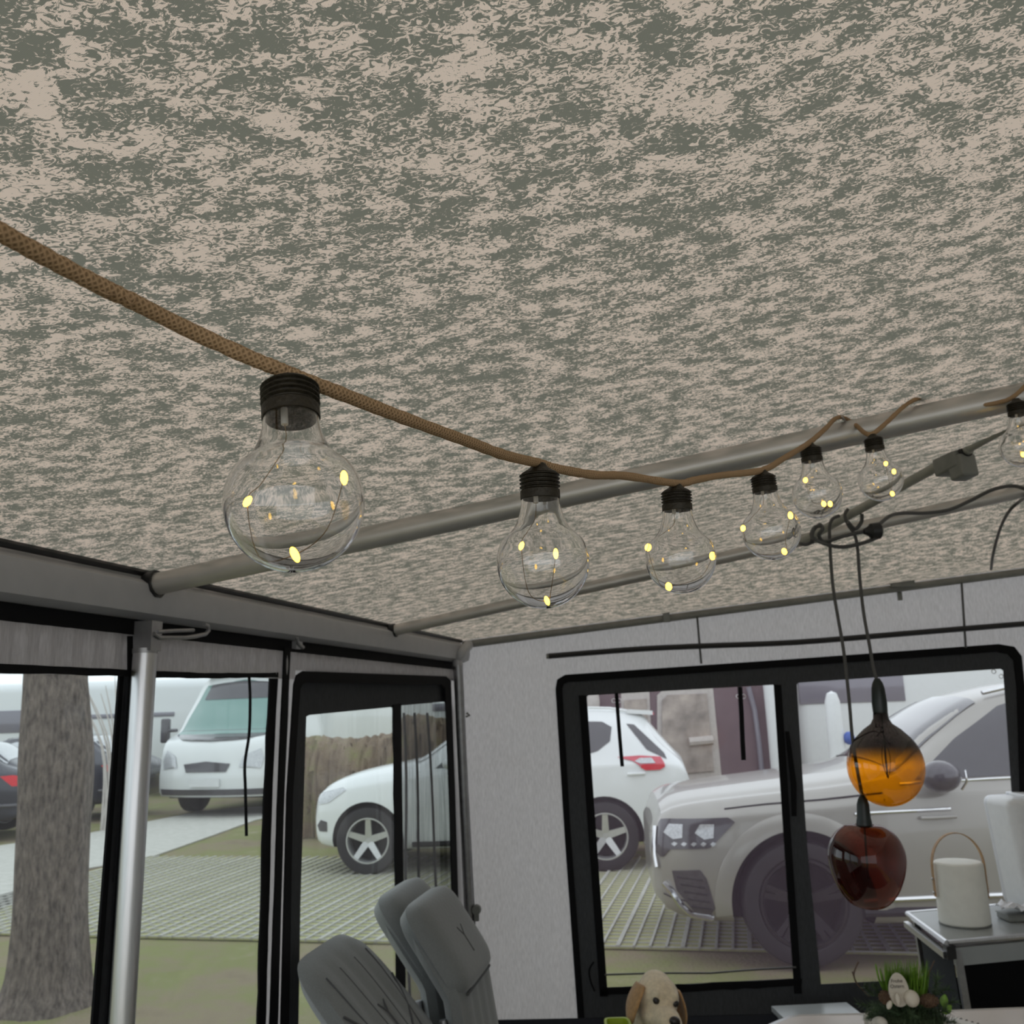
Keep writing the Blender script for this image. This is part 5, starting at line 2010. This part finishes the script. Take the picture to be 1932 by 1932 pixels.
rl = [car.W((x, -0.56, car.top_z(x, 0.56) + 0.035)) for x in (2.35, 2.5, 3.0, 3.6, 4.1, 4.3)]
MB().tube(rl, 0.016, 8).build('roof_rail', M_CHROME, suv)
car.side_line([(1.7, .90), (1.78, .90), (1.92, .905)], 0.012, 0.03).build('door_handle', M_SPAINT, suv)

# ---- white compact SUV further back
k_ = 1.0
R_W = 0.345
st = [(0.0, .38, .66, .74, .60, .45), (0.04, .33, .74, .83, .72, .55), (0.15, .28, .80, .92, .81, .62), (0.45, .25, .90, 1.02, .88, .68), (0.9, .24, .97, 1.10, .91, .70),
      (1.15, .24, 1.0, 1.15, .915, .70), (1.55, .24, 1.04, 1.40, .915, .62), (2.0, .24, 1.06, 1.60, .915, .58), (2.6, .24, 1.08, 1.655, .915, .56), (3.3, .24, 1.10, 1.63, .91, .55),
      (3.62, .25, 1.10, 1.56, .90, .53), (3.80, .27, 1.08, 1.36, .88, .55), (3.98, .33, 1.04, 1.15, .86, .60), (4.06, .40, .98, 1.06, .82, .6), (4.10, .5, .86, .90, .72, .55)]
fwc, rwc = HGT(692, 1652, 0), HGT(1146, 1645, 0)
wb_ = (Vector((rwc.x, rwc.y, 0)) - Vector((fwc.x, fwc.y, 0)))
ang = math.atan2(wb_.y, wb_.x)
wbl = wb_.length
car = CarBody(st, (0, 0, 0), ang)
fx_ = 0.66
car.loc = Vector((fwc.x, fwc.y, 0)) - car.Rz @ Vector((fx_, -0.905, 0))
wc = root('hatchback', car.W((2.0, 0, 0)), 'white compact car seen through both the door film and the end window', 'car')
bd = car.shell().build('body', M_WPAINT, wc)
WH = [(fx_, R_W), (fx_ + wbl, R_W)]
car.cut_arches(bd, WH, 0.40)
for wx, wz in WH:
    for sd in (-1, 1):
        car.wheel(wc, wx, wz, R_W, 0.235, M_RIMS, sd, 5, 0.22)
rw = fx_ + wbl
tl = car.side_patch([(rw + .16, 1.135), (rw + .40, 1.145), (rw + .62, 1.125), (rw + .66, 1.040), (rw + .60, 1.000), (rw + .44, 1.000), (rw + .33, 1.090)], 0.012).build('tail_light', M_PINK, wc)
car.side_patch([(rw + .42, 1.055), (rw + .64, 1.055), (rw + .655, 1.025), (rw + .60, 0.995), (rw + .45, 0.995), (rw + .40, 1.025)], 0.02).build('lens', M_RED, tl)
car.side_patch([(rw + .34, 1.090), (rw + .40, 1.120), (rw + .52, 1.120), (rw + .56, 1.065), (rw + .40, 1.065)], 0.018).build('lens', M_LENS, tl)
car.side_patch([(2.75, 1.12), (2.75, 1.52), (rw + .02, 1.50), (rw + .12, 1.44), (rw + .10, 1.30), (rw - .04, 1.20), (rw - .3, 1.13)], 0.006).build('side_window', M_CGLASS, wc)
car.side_patch([(1.40, 1.07), (1.70, 1.32), (2.05, 1.51), (2.62, 1.53), (2.62, 1.11)], 0.006).build('side_window', M_CGLASS, wc)
car.side_patch([(rw + .28, 1.47), (rw + .36, 1.46), (rw + .66, 1.16), (rw + .68, 1.10), (rw + .48, 1.20)], 0.008).build('rear_quarter_window', M_CGLASS, wc)
car.top_patch(lambda t: lerp(.68, .52, t), 1.16, 1.95, 0.008).build('windscreen', M_CGLASS, wc)
sp0 = car.W((3.62, 0, 1.585))
MB().obox(sp0, car.Rz @ Vector((0.14, 0, -0.012)), car.Rz @ Vector((0, 0.52, 0)), ZUP * 0.022).build('roof_spoiler', M_WPAINT, wc)
MB().obox(car.W((3.765, -0.38, 1.565)), car.Rz @ Vector((0.008, 0, 0)), car.Rz @ Vector((0, 0.10, 0)), ZUP * 0.012).build('brake_light', M_PINK, wc)
hlo = car.side_patch([(0.06, .78), (0.10, .84), (0.38, .90), (0.42, .87), (0.22, .74), (0.08, .72)], 0.008).build('headlight', M_LENS, wc)
car.side_patch([(0.07, .50), (0.12, .56), (0.20, .54), (0.20, .44), (0.10, .44)], 0.006).build('fog_lamp', M_LAMPD, wc)
car.side_line([(1.15, .3), (2.0, .31), (2.85, .3)], 0.03, 0.0).build('sill', M_ARCH, wc)
for x_ in (1.20, 2.66):
    car.side_line([(x_, .36), (x_ + .02, .7), (x_ + .03, 1.04)], 0.004, 0.002).build('door_gap', M_ARCH, wc)
for x_ in (2.45, 3.55):
    car.side_line([(x_ - .1, .96), (x_ + .08, .965)], 0.014, 0.02).build('door_handle', M_WPAINT, wc)
MB().ell(car.W((1.58, -0.98, 1.12)), (0.08, 0.09, 0.06), car.Rz, 14, 8).build('mirror', M_WPAINT, wc)
rl = [car.W((x, -0.50, car.top_z(x, 0.50) + 0.03)) for x in (2.0, 2.2, 2.8, 3.3, 3.5)]
MB().tube(rl, 0.014, 8).build('roof_rail', M_WPAINT, wc)

# ---- dark cars at the left
for (lab, pxy, an, glow, grp) in (
        ('dark car with red tail lights beyond the tree trunk', (40, 1586), math.radians(172), True, None),
        ('dark car parked behind the tree trunk beside the gravel drive', (222, 1548), math.radians(178), False, None)):
    st = [(0.0, .36, .68, .78, .62, .45), (0.1, .28, .78, .90, .80, .6), (0.5, .24, .88, .98, .88, .66), (1.0, .23, .94, 1.05, .90, .68), (1.5, .23, .97, 1.30, .90, .6),
          (2.0, .23, .98, 1.45, .90, .56), (2.8, .23, .99, 1.47, .90, .55), (3.5, .24, 1.0, 1.40, .89, .54), (3.95, .27, .98, 1.12, .87, .56), (4.25, .33, .90, .98, .82, .58), (4.32, .45, .78, .84, .7, .5)]
    g0 = HGT(pxy[0], pxy[1], 0)
    car = CarBody(st, (0, 0, 0), 0)
    # tail points to the right of the picture for the lit one, nose for the other
    if glow:
        car = CarBody(st, (0, 0, 0), math.radians(8))
        car.loc = Vector((g0.x, g0.y, 0)) - car.Rz @ Vector((4.30, -0.9, 0))
    else:
        car = CarBody(st, (0, 0, 0), math.radians(-6))
        car.loc = Vector((g0.x, g0.y, 0)) - car.Rz @ Vector((4.30, -0.9, 0))
    dc = root('saloon_car', car.W((2.1, 0, 0)), lab, 'car')
    bd = car.shell(44).build('body', M_DPAINT, dc)
    WH = [(0.78, 0.32), (3.45, 0.32)]
    car.cut_arches(bd, WH, 0.37)
    for wx, wz in WH:
        car.wheel(dc, wx, wz, 0.32, 0.215, M_RIMS, -1, 5, 0.2)
        car.wheel(dc, wx, wz, 0.32, 0.215, M_RIMS, 1, 5, 0.2)
    car.side_patch([(1.45, 1.01), (1.75, 1.24), (2.1, 1.37), (3.2, 1.37), (3.7, 1.12), (3.6, 1.03)], 0.008).build('side_window', M_LENS, dc)
    t_ = car.side_patch([(3.92, .93), (4.10, .94), (4.27, .90), (4.28, .78), (4.1, .78)], 0.012).build('tail_light', M_RED, dc)
    car.top_patch(lambda t: lerp(.50, .56, t), 3.45, 3.9, 0.008).build('rear_window', M_LENS, dc)
    car.top_patch(lambda t: lerp(.66, .54, t), 1.05, 1.85, 0.008).build('windscreen', M_CGLASS, dc)
    car.side_line([(3.9, .5), (4.1, .5), (4.29, .52)], 0.03, 0.0).build('bumper', M_LAMPD, dc)

# ---- white camper van facing the tent
vc = HGT(392, 1541, 0)
van = root('camper_van', (vc.x, vc.y + 1.5, 0), 'white camper van facing the tent across the gravel drive', 'van')
vf = Vector((vc.x, vc.y, 0))
va = math.radians(-17)
VX = Vector((math.cos(va), math.sin(va), 0))
VY = Vector((-math.sin(va), math.cos(va), 0))
nose = [(.30, .05), (.34, 0.0), (.60, -.02), (.75, .0), (.95, .03), (1.15, .12), (1.28, .42), (1.5, .58), (1.8, .80), (2.08, 1.0), (2.2, 1.18)]


def vx(y, z):
    d_ = interp([(a, b_) for a, b_ in nose], z, 1)
    return d_ + 0.22 * (abs(y) / 1.0) ** 2.6


def VP(y, z, off=0.0):
    return vf + VX * y + VY * (vx(y, z) - off) + ZUP * z


rows = []
for i in range(31):
    z = lerp(.30, 2.2, i / 30)
    hwv = lerp(1.0, 0.86, max(0, (z - 1.2)) / 1.0)
    row = [VP(lerp(-hwv, hwv, j / 20), z) for j in range(21)]
    rear = VY * 2.2
    row = [vf + VX * (-hwv) + VY * 2.2 + ZUP * z] + row + [vf + VX * hwv + VY * 2.2 + ZUP * z]
    rows.append(row)
m = MB().grid(rows)
m.build('cab', M_WPAINT, van)
MB().slab([rows[-1][k] for k in range(len(rows[-1]))], ZUP, 0.02).build('cab_roof', M_WPAINT, van, smooth=False)
c_ = vf + VY * 4.3 + ZUP * 1.62
mm = MB().rbox((0, 0, 0), (2.25, 4.8, 2.5), 0.16, 4)
Rv = Matrix((VX, VY, ZUP)).transposed()
mm.v = [c_ + Rv @ p for p in mm.v]
mm.build('living_box', M_WPAINT, van)
mm = MB().rbox((0, 0, 0), (2.15, 1.5, 0.62), 0.2, 5)
mm.v = [vf + VY * 1.65 + ZUP * 2.52 + Rv @ p for p in mm.v]
mm.build('alcove', M_WPAINT, van)


def vpatch(outl, off):
    zz = [p[1] for p in outl]
    z0, z1 = min(zz), max(zz)
    rws = []
    for i in range(13):
        z = lerp(z0 + 1e-4, z1 - 1e-4, i / 12)
        ys = []
        for a, b_ in zip(outl, outl[1:] + outl[:1]):
            if (a[1] - z) * (b_[1] - z) <= 0 and a[1] != b_[1]:
                ys.append(lerp(a[0], b_[0], (z - a[1]) / (b_[1] - a[1])))
        if len(ys) < 2:
            continue
        rws.append([VP(lerp(min(ys), max(ys), j / 12), z, off) for j in range(13)])
    return MB().grid(rws)


vpatch([(-.90, 1.24), (-.55, 1.18), (0, 1.16), (.55, 1.18), (.90, 1.24), (.74, 2.05), (0, 2.12), (-.74, 2.05)], 0.02).build('windscreen', M_SCREEN, van)
vpatch([(-.90, 1.24), (-.55, 1.17), (0, 1.15), (.55, 1.17), (.90, 1.24), (.86, 1.31), (.5, 1.25), (0, 1.23), (-.5, 1.25), (-.86, 1.31)][0:10], 0.03).build('wiper_panel', M_LAMPD, van)
vpatch([(-.66, 1.80), (.66, 1.80), (.62, 2.06), (0, 2.10), (-.62, 2.06)], 0.028).build('sun_visor', M_LAMPD, van)
vpatch([(-.42, .80), (-.36, .68), (.36, .68), (.42, .80), (0, .84)], 0.015).build('grille', M_LAMPD, van)
for sg in (-1, 1):
    vpatch([(sg * .92, .86), (sg * .88, .72), (sg * .56, .74), (sg * .62, .92), (sg * .86, 1.02)], 0.015).build('headlight', M_LENS, van)
    a0 = vf + VX * sg * 1.02 + VY * 0.62 + ZUP * 1.32
    MB().tube([a0 - ZUP * 0.0, a0 + VX * sg * 0.16], 0.03, 8).build('mirror_arm', M_LAMPD, van)
    mx_ = MB().rbox((0, 0, 0), (0.15, 0.10, 0.40), 0.03, 3)
    mx_.v = [a0 + VX * sg * 0.22 + p for p in mx_.v]
    mx_.build('mirror', M_LAMPD, van)
    for wy in (0.95, 4.6):
        cw = vf + VX * sg * 0.86 + VY * wy + ZUP * 0.33
        MB().lathe([(0, -.1), (.2, -.1), (.33, -.1), (.34, -.06), (.34, .06), (.33, .1), (.2, .1), (0, .08)], 28, cw, (VY, ZUP, VX * sg)).build('wheel', M_TYRE, van)
pl_c = VP(0, .52, 0.02)
MB().obox(pl_c, VX * .27, VY * .008, ZUP * .06).build('number_plate', M_PLATE, van)
vpatch([(-.95, .42), (.95, .42), (.92, .33), (-.92, .33)], 0.01).build('lower_bumper', M_LAMPD, van)
MB().obox(vf + VY * 2.6 + ZUP * 0.31, VX * .95, VY * 2.2, ZUP * 0.05).build('underbody', M_ARCH, van)

van.scale = (1.12, 1.12, 1.12)

# ================================================================== TREE
M_BARK = None
m_, nt, out = nodes_mat('tree_bark')
mp = coords(nt, (1, 1, 0.32))
n1 = N(nt, 'ShaderNodeTexNoise')
n1.inputs['Scale'].default_value = 34
n1.inputs['Detail'].default_value = 8
n1.inputs['Roughness'].default_value = 0.7
nt.links.new(mp.outputs[0], n1.inputs['Vector'])
cr = N(nt, 'ShaderNodeValToRGB')
cr.color_ramp.elements[0].position = 0.35
cr.color_ramp.elements[0].color = (0.06, 0.046, 0.038, 1)
cr.color_ramp.elements[1].position = 0.68
cr.color_ramp.elements[1].color = (0.28, 0.225, 0.19, 1)
nt.links.new(n1.outputs['Fac'], cr.inputs[0])
bs = N(nt, 'ShaderNodeBsdfPrincipled')
bs.inputs['Roughness'].default_value = 0.95
bp = N(nt, 'ShaderNodeBump')
bp.inputs['Strength'].default_value = 0.9
bp.inputs['Distance'].default_value = 0.03
nt.links.new(n1.outputs['Fac'], bp.inputs['Height'])
nt.links.new(bp.outputs[0], bs.inputs['Normal'])
nt.links.new(cr.outputs[0], bs.inputs['Base Color'])
nt.links.new(bs.outputs[0], out.inputs[0])
M_BARK = m_
TD = 6.25
tb_ = HGT(82, 1890, 0)
tree = root('tree', tb_, 'thick rough barked tree trunk standing outside the left film window', 'tree')
tr = random.Random(4)
edges = [(1895, 2, 172), (1850, 18, 166), (1760, 28, 161), (1650, 35, 160), (1550, 40, 165), (1450, 43, 170), (1350, 48, 166), (1270, 52, 160)]
rows = []
zmax = None
cen = []
for y, l_, r_ in edges:
    a, b_ = DEP(l_, y, tb_.y), DEP(r_, y, tb_.y)
    cen.append((a.z, (a.x + b_.x) / 2, (b_.x - a.x) / 2))
zb = cen[0][0]
cen = [(-0.02, cen[0][1], cen[0][2] * 1.12)] + [c for c in cen if c[0] > 0.03] + [(3.2, cen[-1][1] + 0.02, cen[-1][2] * .95), (5.0, cen[-1][1] + 0.1, cen[-1][2] * .85)]
for i in range(49):
    z = lerp(cen[0][0], 5.0, (i / 48) ** 1.2)
    cx_, r_ = interp(cen, z, 1), interp(cen, z, 2)
    ring = []
    for k in range(49):
        a = 2 * PI * (k % 48) / 48
        fl_ = 1 + 0.05 * math.sin(5 * a + 1) * math.exp(-z * 1.5) + 0.022 * math.sin(11 * a + z * 3) + 0.015 * math.sin(23 * a - z * 5)
        ring.append(Vector((cx_ + r_ * fl_ * math.cos(a), tb_.y + r_ * fl_ * math.sin(a), z)))
    rows.append(ring)
MB().grid(rows).build('trunk', M_BARK, tree)
for k, (a0, zz, ln) in enumerate(((0.4, 3.4, 1.8), (2.6, 3.8, 1.6), (4.0, 4.3, 1.5), (1.4, 4.7, 1.6))):
    p0 = Vector((interp(cen, zz, 1), tb_.y, zz))
    dr = Vector((math.cos(a0), math.sin(a0), 0.5)).normalized()
    MB().tube(bez([p0, p0 + dr * ln * .5 + ZUP * .1, p0 + dr * ln + ZUP * .4], 5), [lerp(.09, .02, j / 10) for j in range(11)], 10).build('branch', M_BARK, tree)

# ================================================================== FAR BACKGROUND
M_CARAV = solid('white_caravan_panel', (0.78, 0.80, 0.81), 0.35, var=0.02)
M_CWIN = solid('grey_caravan_window', (0.22, 0.21, 0.25), 0.12, var=0.05, coat=0.6)
M_BROWN = solid('plum_brown_awning_cloth', (0.155, 0.105, 0.115), 0.85, var=0.1, scale=5)
M_BEIGE = solid('beige_awning_trim', (0.52, 0.48, 0.45), 0.8, var=0.08)
M_AWFILM = solid('crumpled_window_blind', (0.36, 0.31, 0.27), 0.5, var=0.4, scale=5)
M_HEDGE = ground_mat('winter_hedge', [(0.17, 0.12, 0.085), (0.27, 0.20, 0.14), (0.25, 0.25, 0.10)], 3.0, 1.0)


def caravan(name, label, loc, ang_, L_, H, Wd, wins):
    P = root(name, loc, label, 'caravan')
    R3 = Matrix.Rotation(ang_, 3, 'Z')
    mm_ = MB().rbox((0, 0, 0), (L_, Wd, H - 0.45), 0.22, 5)
    mm_.v = [Vector(loc) + R3 @ (p + Vector((0, 0, 0.45 + (H - 0.45) / 2))) for p in mm_.v]
    mm_.build('body', M_CARAV, P)
    for x_, z_, w_, h_ in wins:
        q_ = MB().rbox((x_, -Wd / 2 - 0.005, z_), (w_, 0.03, h_), 0.014, 2)
        q_.v = [Vector(loc) + R3 @ p for p in q_.v]
        q_.build('window', M_CWIN, P)
    q_ = MB().rbox((0, -Wd / 2 - 0.01, 0.62), (L_ * .96, 0.03, 0.06), 0.014, 2)
    q_.v = [Vector(loc) + R3 @ p for p in q_.v]
    q_.build('rubbing_strip', M_CWIN, P)
    for x_ in (-0.35, 0.35):
        c = Vector(loc) + R3 @ Vector((x_, -Wd / 2 + 0.12, 0.32))
        MB().lathe([(0, -.1), (.3, -.1), (.32, -.06), (.32, .06), (.3, .1), (0, .08)], 24, c, (R3 @ Vector((1, 0, 0)), ZUP, R3 @ Vector((0, -1, 0)))).build('wheel', M_TYRE, P)
    return P


# behind the right-hand film: caravan with a big grey window
cp = DEP(1650, 1400, 13.5)
caravan('caravan', 'white caravan with a wide grey window behind the silver SUV', Vector((DEP(1497, 1400, 13.5).x + 3.15, cp.y + 1.2, 0)), math.radians(0), 6.2, 2.75, 2.3,
        [(-2.25, 1.86, 1.5, 0.55), (1.6, 1.86, 1.2, 0.55)])
# white caravans at the left and behind the door
cp = DEP(300, 1350, 23)
caravan('caravan', 'white caravan with a dark stripe window standing behind the camper van', Vector((cp.x - 1.5, cp.y, 0)), math.radians(6), 6.5, 2.6, 2.3,
        [(0.9, 1.80, 2.4, 0.10), (-1.8, 1.75, 1.4, 0.5)])
cp = DEP(660, 1380, 26)
caravan('caravan', 'white caravan rising above the brown winter hedge', Vector((cp.x + 0.5, cp.y + 1, 0)), math.radians(4), 8.5, 2.55, 2.3,
        [(1.6, 1.75, 1.0, 0.2)])

# plum brown awning with beige framed windows
aw_d = 13.2
aw = root('neighbour_awning', DEP(1290, 1500, aw_d) * 1.0, 'plum brown awning with beige framed windows behind the white car', 'awning')
aw.location.z = 0


def AQ(pts, off=0.0):
    return [DEP(x, y, aw_d - off) for x, y in pts]


q_ = [DEP(1040, 1330, aw_d), DEP(1490, 1330, aw_d)]
x0_, x1_ = q_[0].x, q_[1].x
MB().slab([(x0_, aw_d, 2.45), (x1_, aw_d, 2.45), (x1_, aw_d, 0), (x0_, aw_d, 0)], Vector((0, -1, 0)), 0.05).build('front_wall', M_BROWN, aw, smooth=False)
MB().slab([(x0_, aw_d, 2.45), (x1_, aw_d, 2.45), (x1_, aw_d + 1.6, 2.8), (x0_, aw_d + 1.6, 2.8)], Vector((0, -.1, 1)), 0.04).build('roof', M_BROWN, aw, smooth=False)
MB().slab([(x0_, aw_d, 2.45), (x0_, aw_d + 1.6, 2.8), (x0_, aw_d + 1.6, 0), (x0_, aw_d, 0)], Vector((-1, 0, 0)), 0.04).build('side_wall', M_BROWN, aw, smooth=False)
for k, fr_ in enumerate(([(1172, 1306), (1225, 1302), (1234, 1500), (1172, 1500)], [(1240, 1312), (1252, 1300), (1345, 1296), (1362, 1470), (1240, 1480)])):
    c_ = sum((Vector((a, b_)) for a, b_ in fr_), Vector((0, 0))) / len(fr_)
    wf = MB().slab(AQ(fr_, 0.02), Vector((0, -1, 0)), 0.03).build('window_frame', M_BEIGE, aw, smooth=False)
    inn = [(c_.x + (a - c_.x) * .80, c_.y + (b_ - c_.y) * .84) for a, b_ in fr_]
    MB().slab(AQ(inn, 0.05), Vector((0, -1, 0)), 0.02).build('blind', M_AWFILM, wf, smooth=False)
MB().tube(AQ([(1412, 1296), (1424, 1340), (1432, 1400), (1440, 1480)], 0.06), 0.035, 8).build('pole', M_CWIN, aw)
MB().tube(AQ([(1300, 1400), (1345, 1396)], 0.07), 0.06, 8).build('window_bar', M_BEIGE, aw)
MB().tube(AQ([(1453, 1290), (1462, 1380), (1470, 1470)], 0.2), 0.10, 12).build('rolled_flap', M_CARAV, aw)
MB().ell(DEP(1118, 1325, aw_d - .1), (.10, .08, .22), None, 12, 8).build('rolled_flap', M_BEIGE, aw)

# water canister pillar by the caravan
wp = DEP(1578, 1400, 11.8)
ws = root('water_post', Vector((wp.x, wp.y, 0)), 'slim white water post with a blue cap between SUV and caravan', 'post')
MB().lathe([(0, 0), (.14, 0), (.14, .05), (.115, .1), (.10, 1.2), (.09, 1.62), (.06, 1.72), (0, 1.75)], 18, Vector((wp.x, wp.y, 0))).build('pillar', M_CARAV, ws)
MB().ell(Vector((wp.x + .14, wp.y - .06, 1.18)), (.07, .06, .08), None, 12, 8).build('cap', solid('blue_cap', (0.05, 0.12, 0.45), 0.4), ws)

# winter hedge, sculpted from leafy lumps
hr = random.Random(12)
for k, (xa, xb, dd, hh_, lab) in enumerate(((560, 760, 14.2, 1.34, 'brown winter hedge below the caravan roof'), (760, 900, 14.0, 1.60, 'brown winter hedge seen through the black net'))):
    A0, B0 = DEP(xa, 1420, dd), DEP(xb, 1420, dd)
    hd = root('hedge', Vector(((A0.x + B0.x) / 2, dd, 0)), lab, 'hedge')
    m = MB()
    rows = []
    for i in range(15):
        v = i / 14
        row = []
        for j in range(41):
            u_2 = j / 40
            x_ = lerp(A0.x, B0.x, u_2)
            z_ = hh_ * math.sin(PI * min(v, .999)) ** .5 * (1 + .02 * math.sin(9 * u_2) + hr.uniform(-.02, .02))
            y_ = dd - .5 * math.cos(PI * v) + hr.uniform(-.06, .06)
            row.append(Vector((x_, y_, z_)))
        rows.append(row)
    m.grid(rows)
    m.build('foliage', M_HEDGE, hd)
    tw = MB()
    for j in range(260):
        x_ = hr.uniform(A0.x, B0.x)
        z0_ = hr.uniform(.2, hh_ * .82)
        p = Vector((x_, dd - .45 + .3 * z0_ / hh_, z0_))
        q2 = p + Vector((hr.uniform(-.12, .12), -hr.uniform(.02, .12), hr.uniform(.05, .22)))
        tw.tube([p, q2], 0.006, 3)
    tag(tw.build('twigs', M_TWIG, hd), kind='stuff')

# bare shrubs between tree and van
for (px_, dd, hh_, lab) in ((205, 15.5, 2.6, 'bare pale shrub growing beside the gravel drive'),):
    g0 = DEP(px_, 1500, dd)
    sh_ = root('shrub', Vector((g0.x, dd, 0)), lab, 'shrub')
    for k in range(9):
        a_ = hr.uniform(-.5, .5)
        pts = bez([Vector((g0.x + hr.uniform(-.1, .1), dd, 0)), Vector((g0.x + a_ * .4, dd, hh_ * .5)), Vector((g0.x + a_ * 1.4 - .3, dd, hh_ * hr.uniform(.8, 1.1)))], 5)
        MB().tube(pts, [lerp(.03, .006, j / 10) for j in range(11)], 5).build('stem', M_BEIGE, sh_)
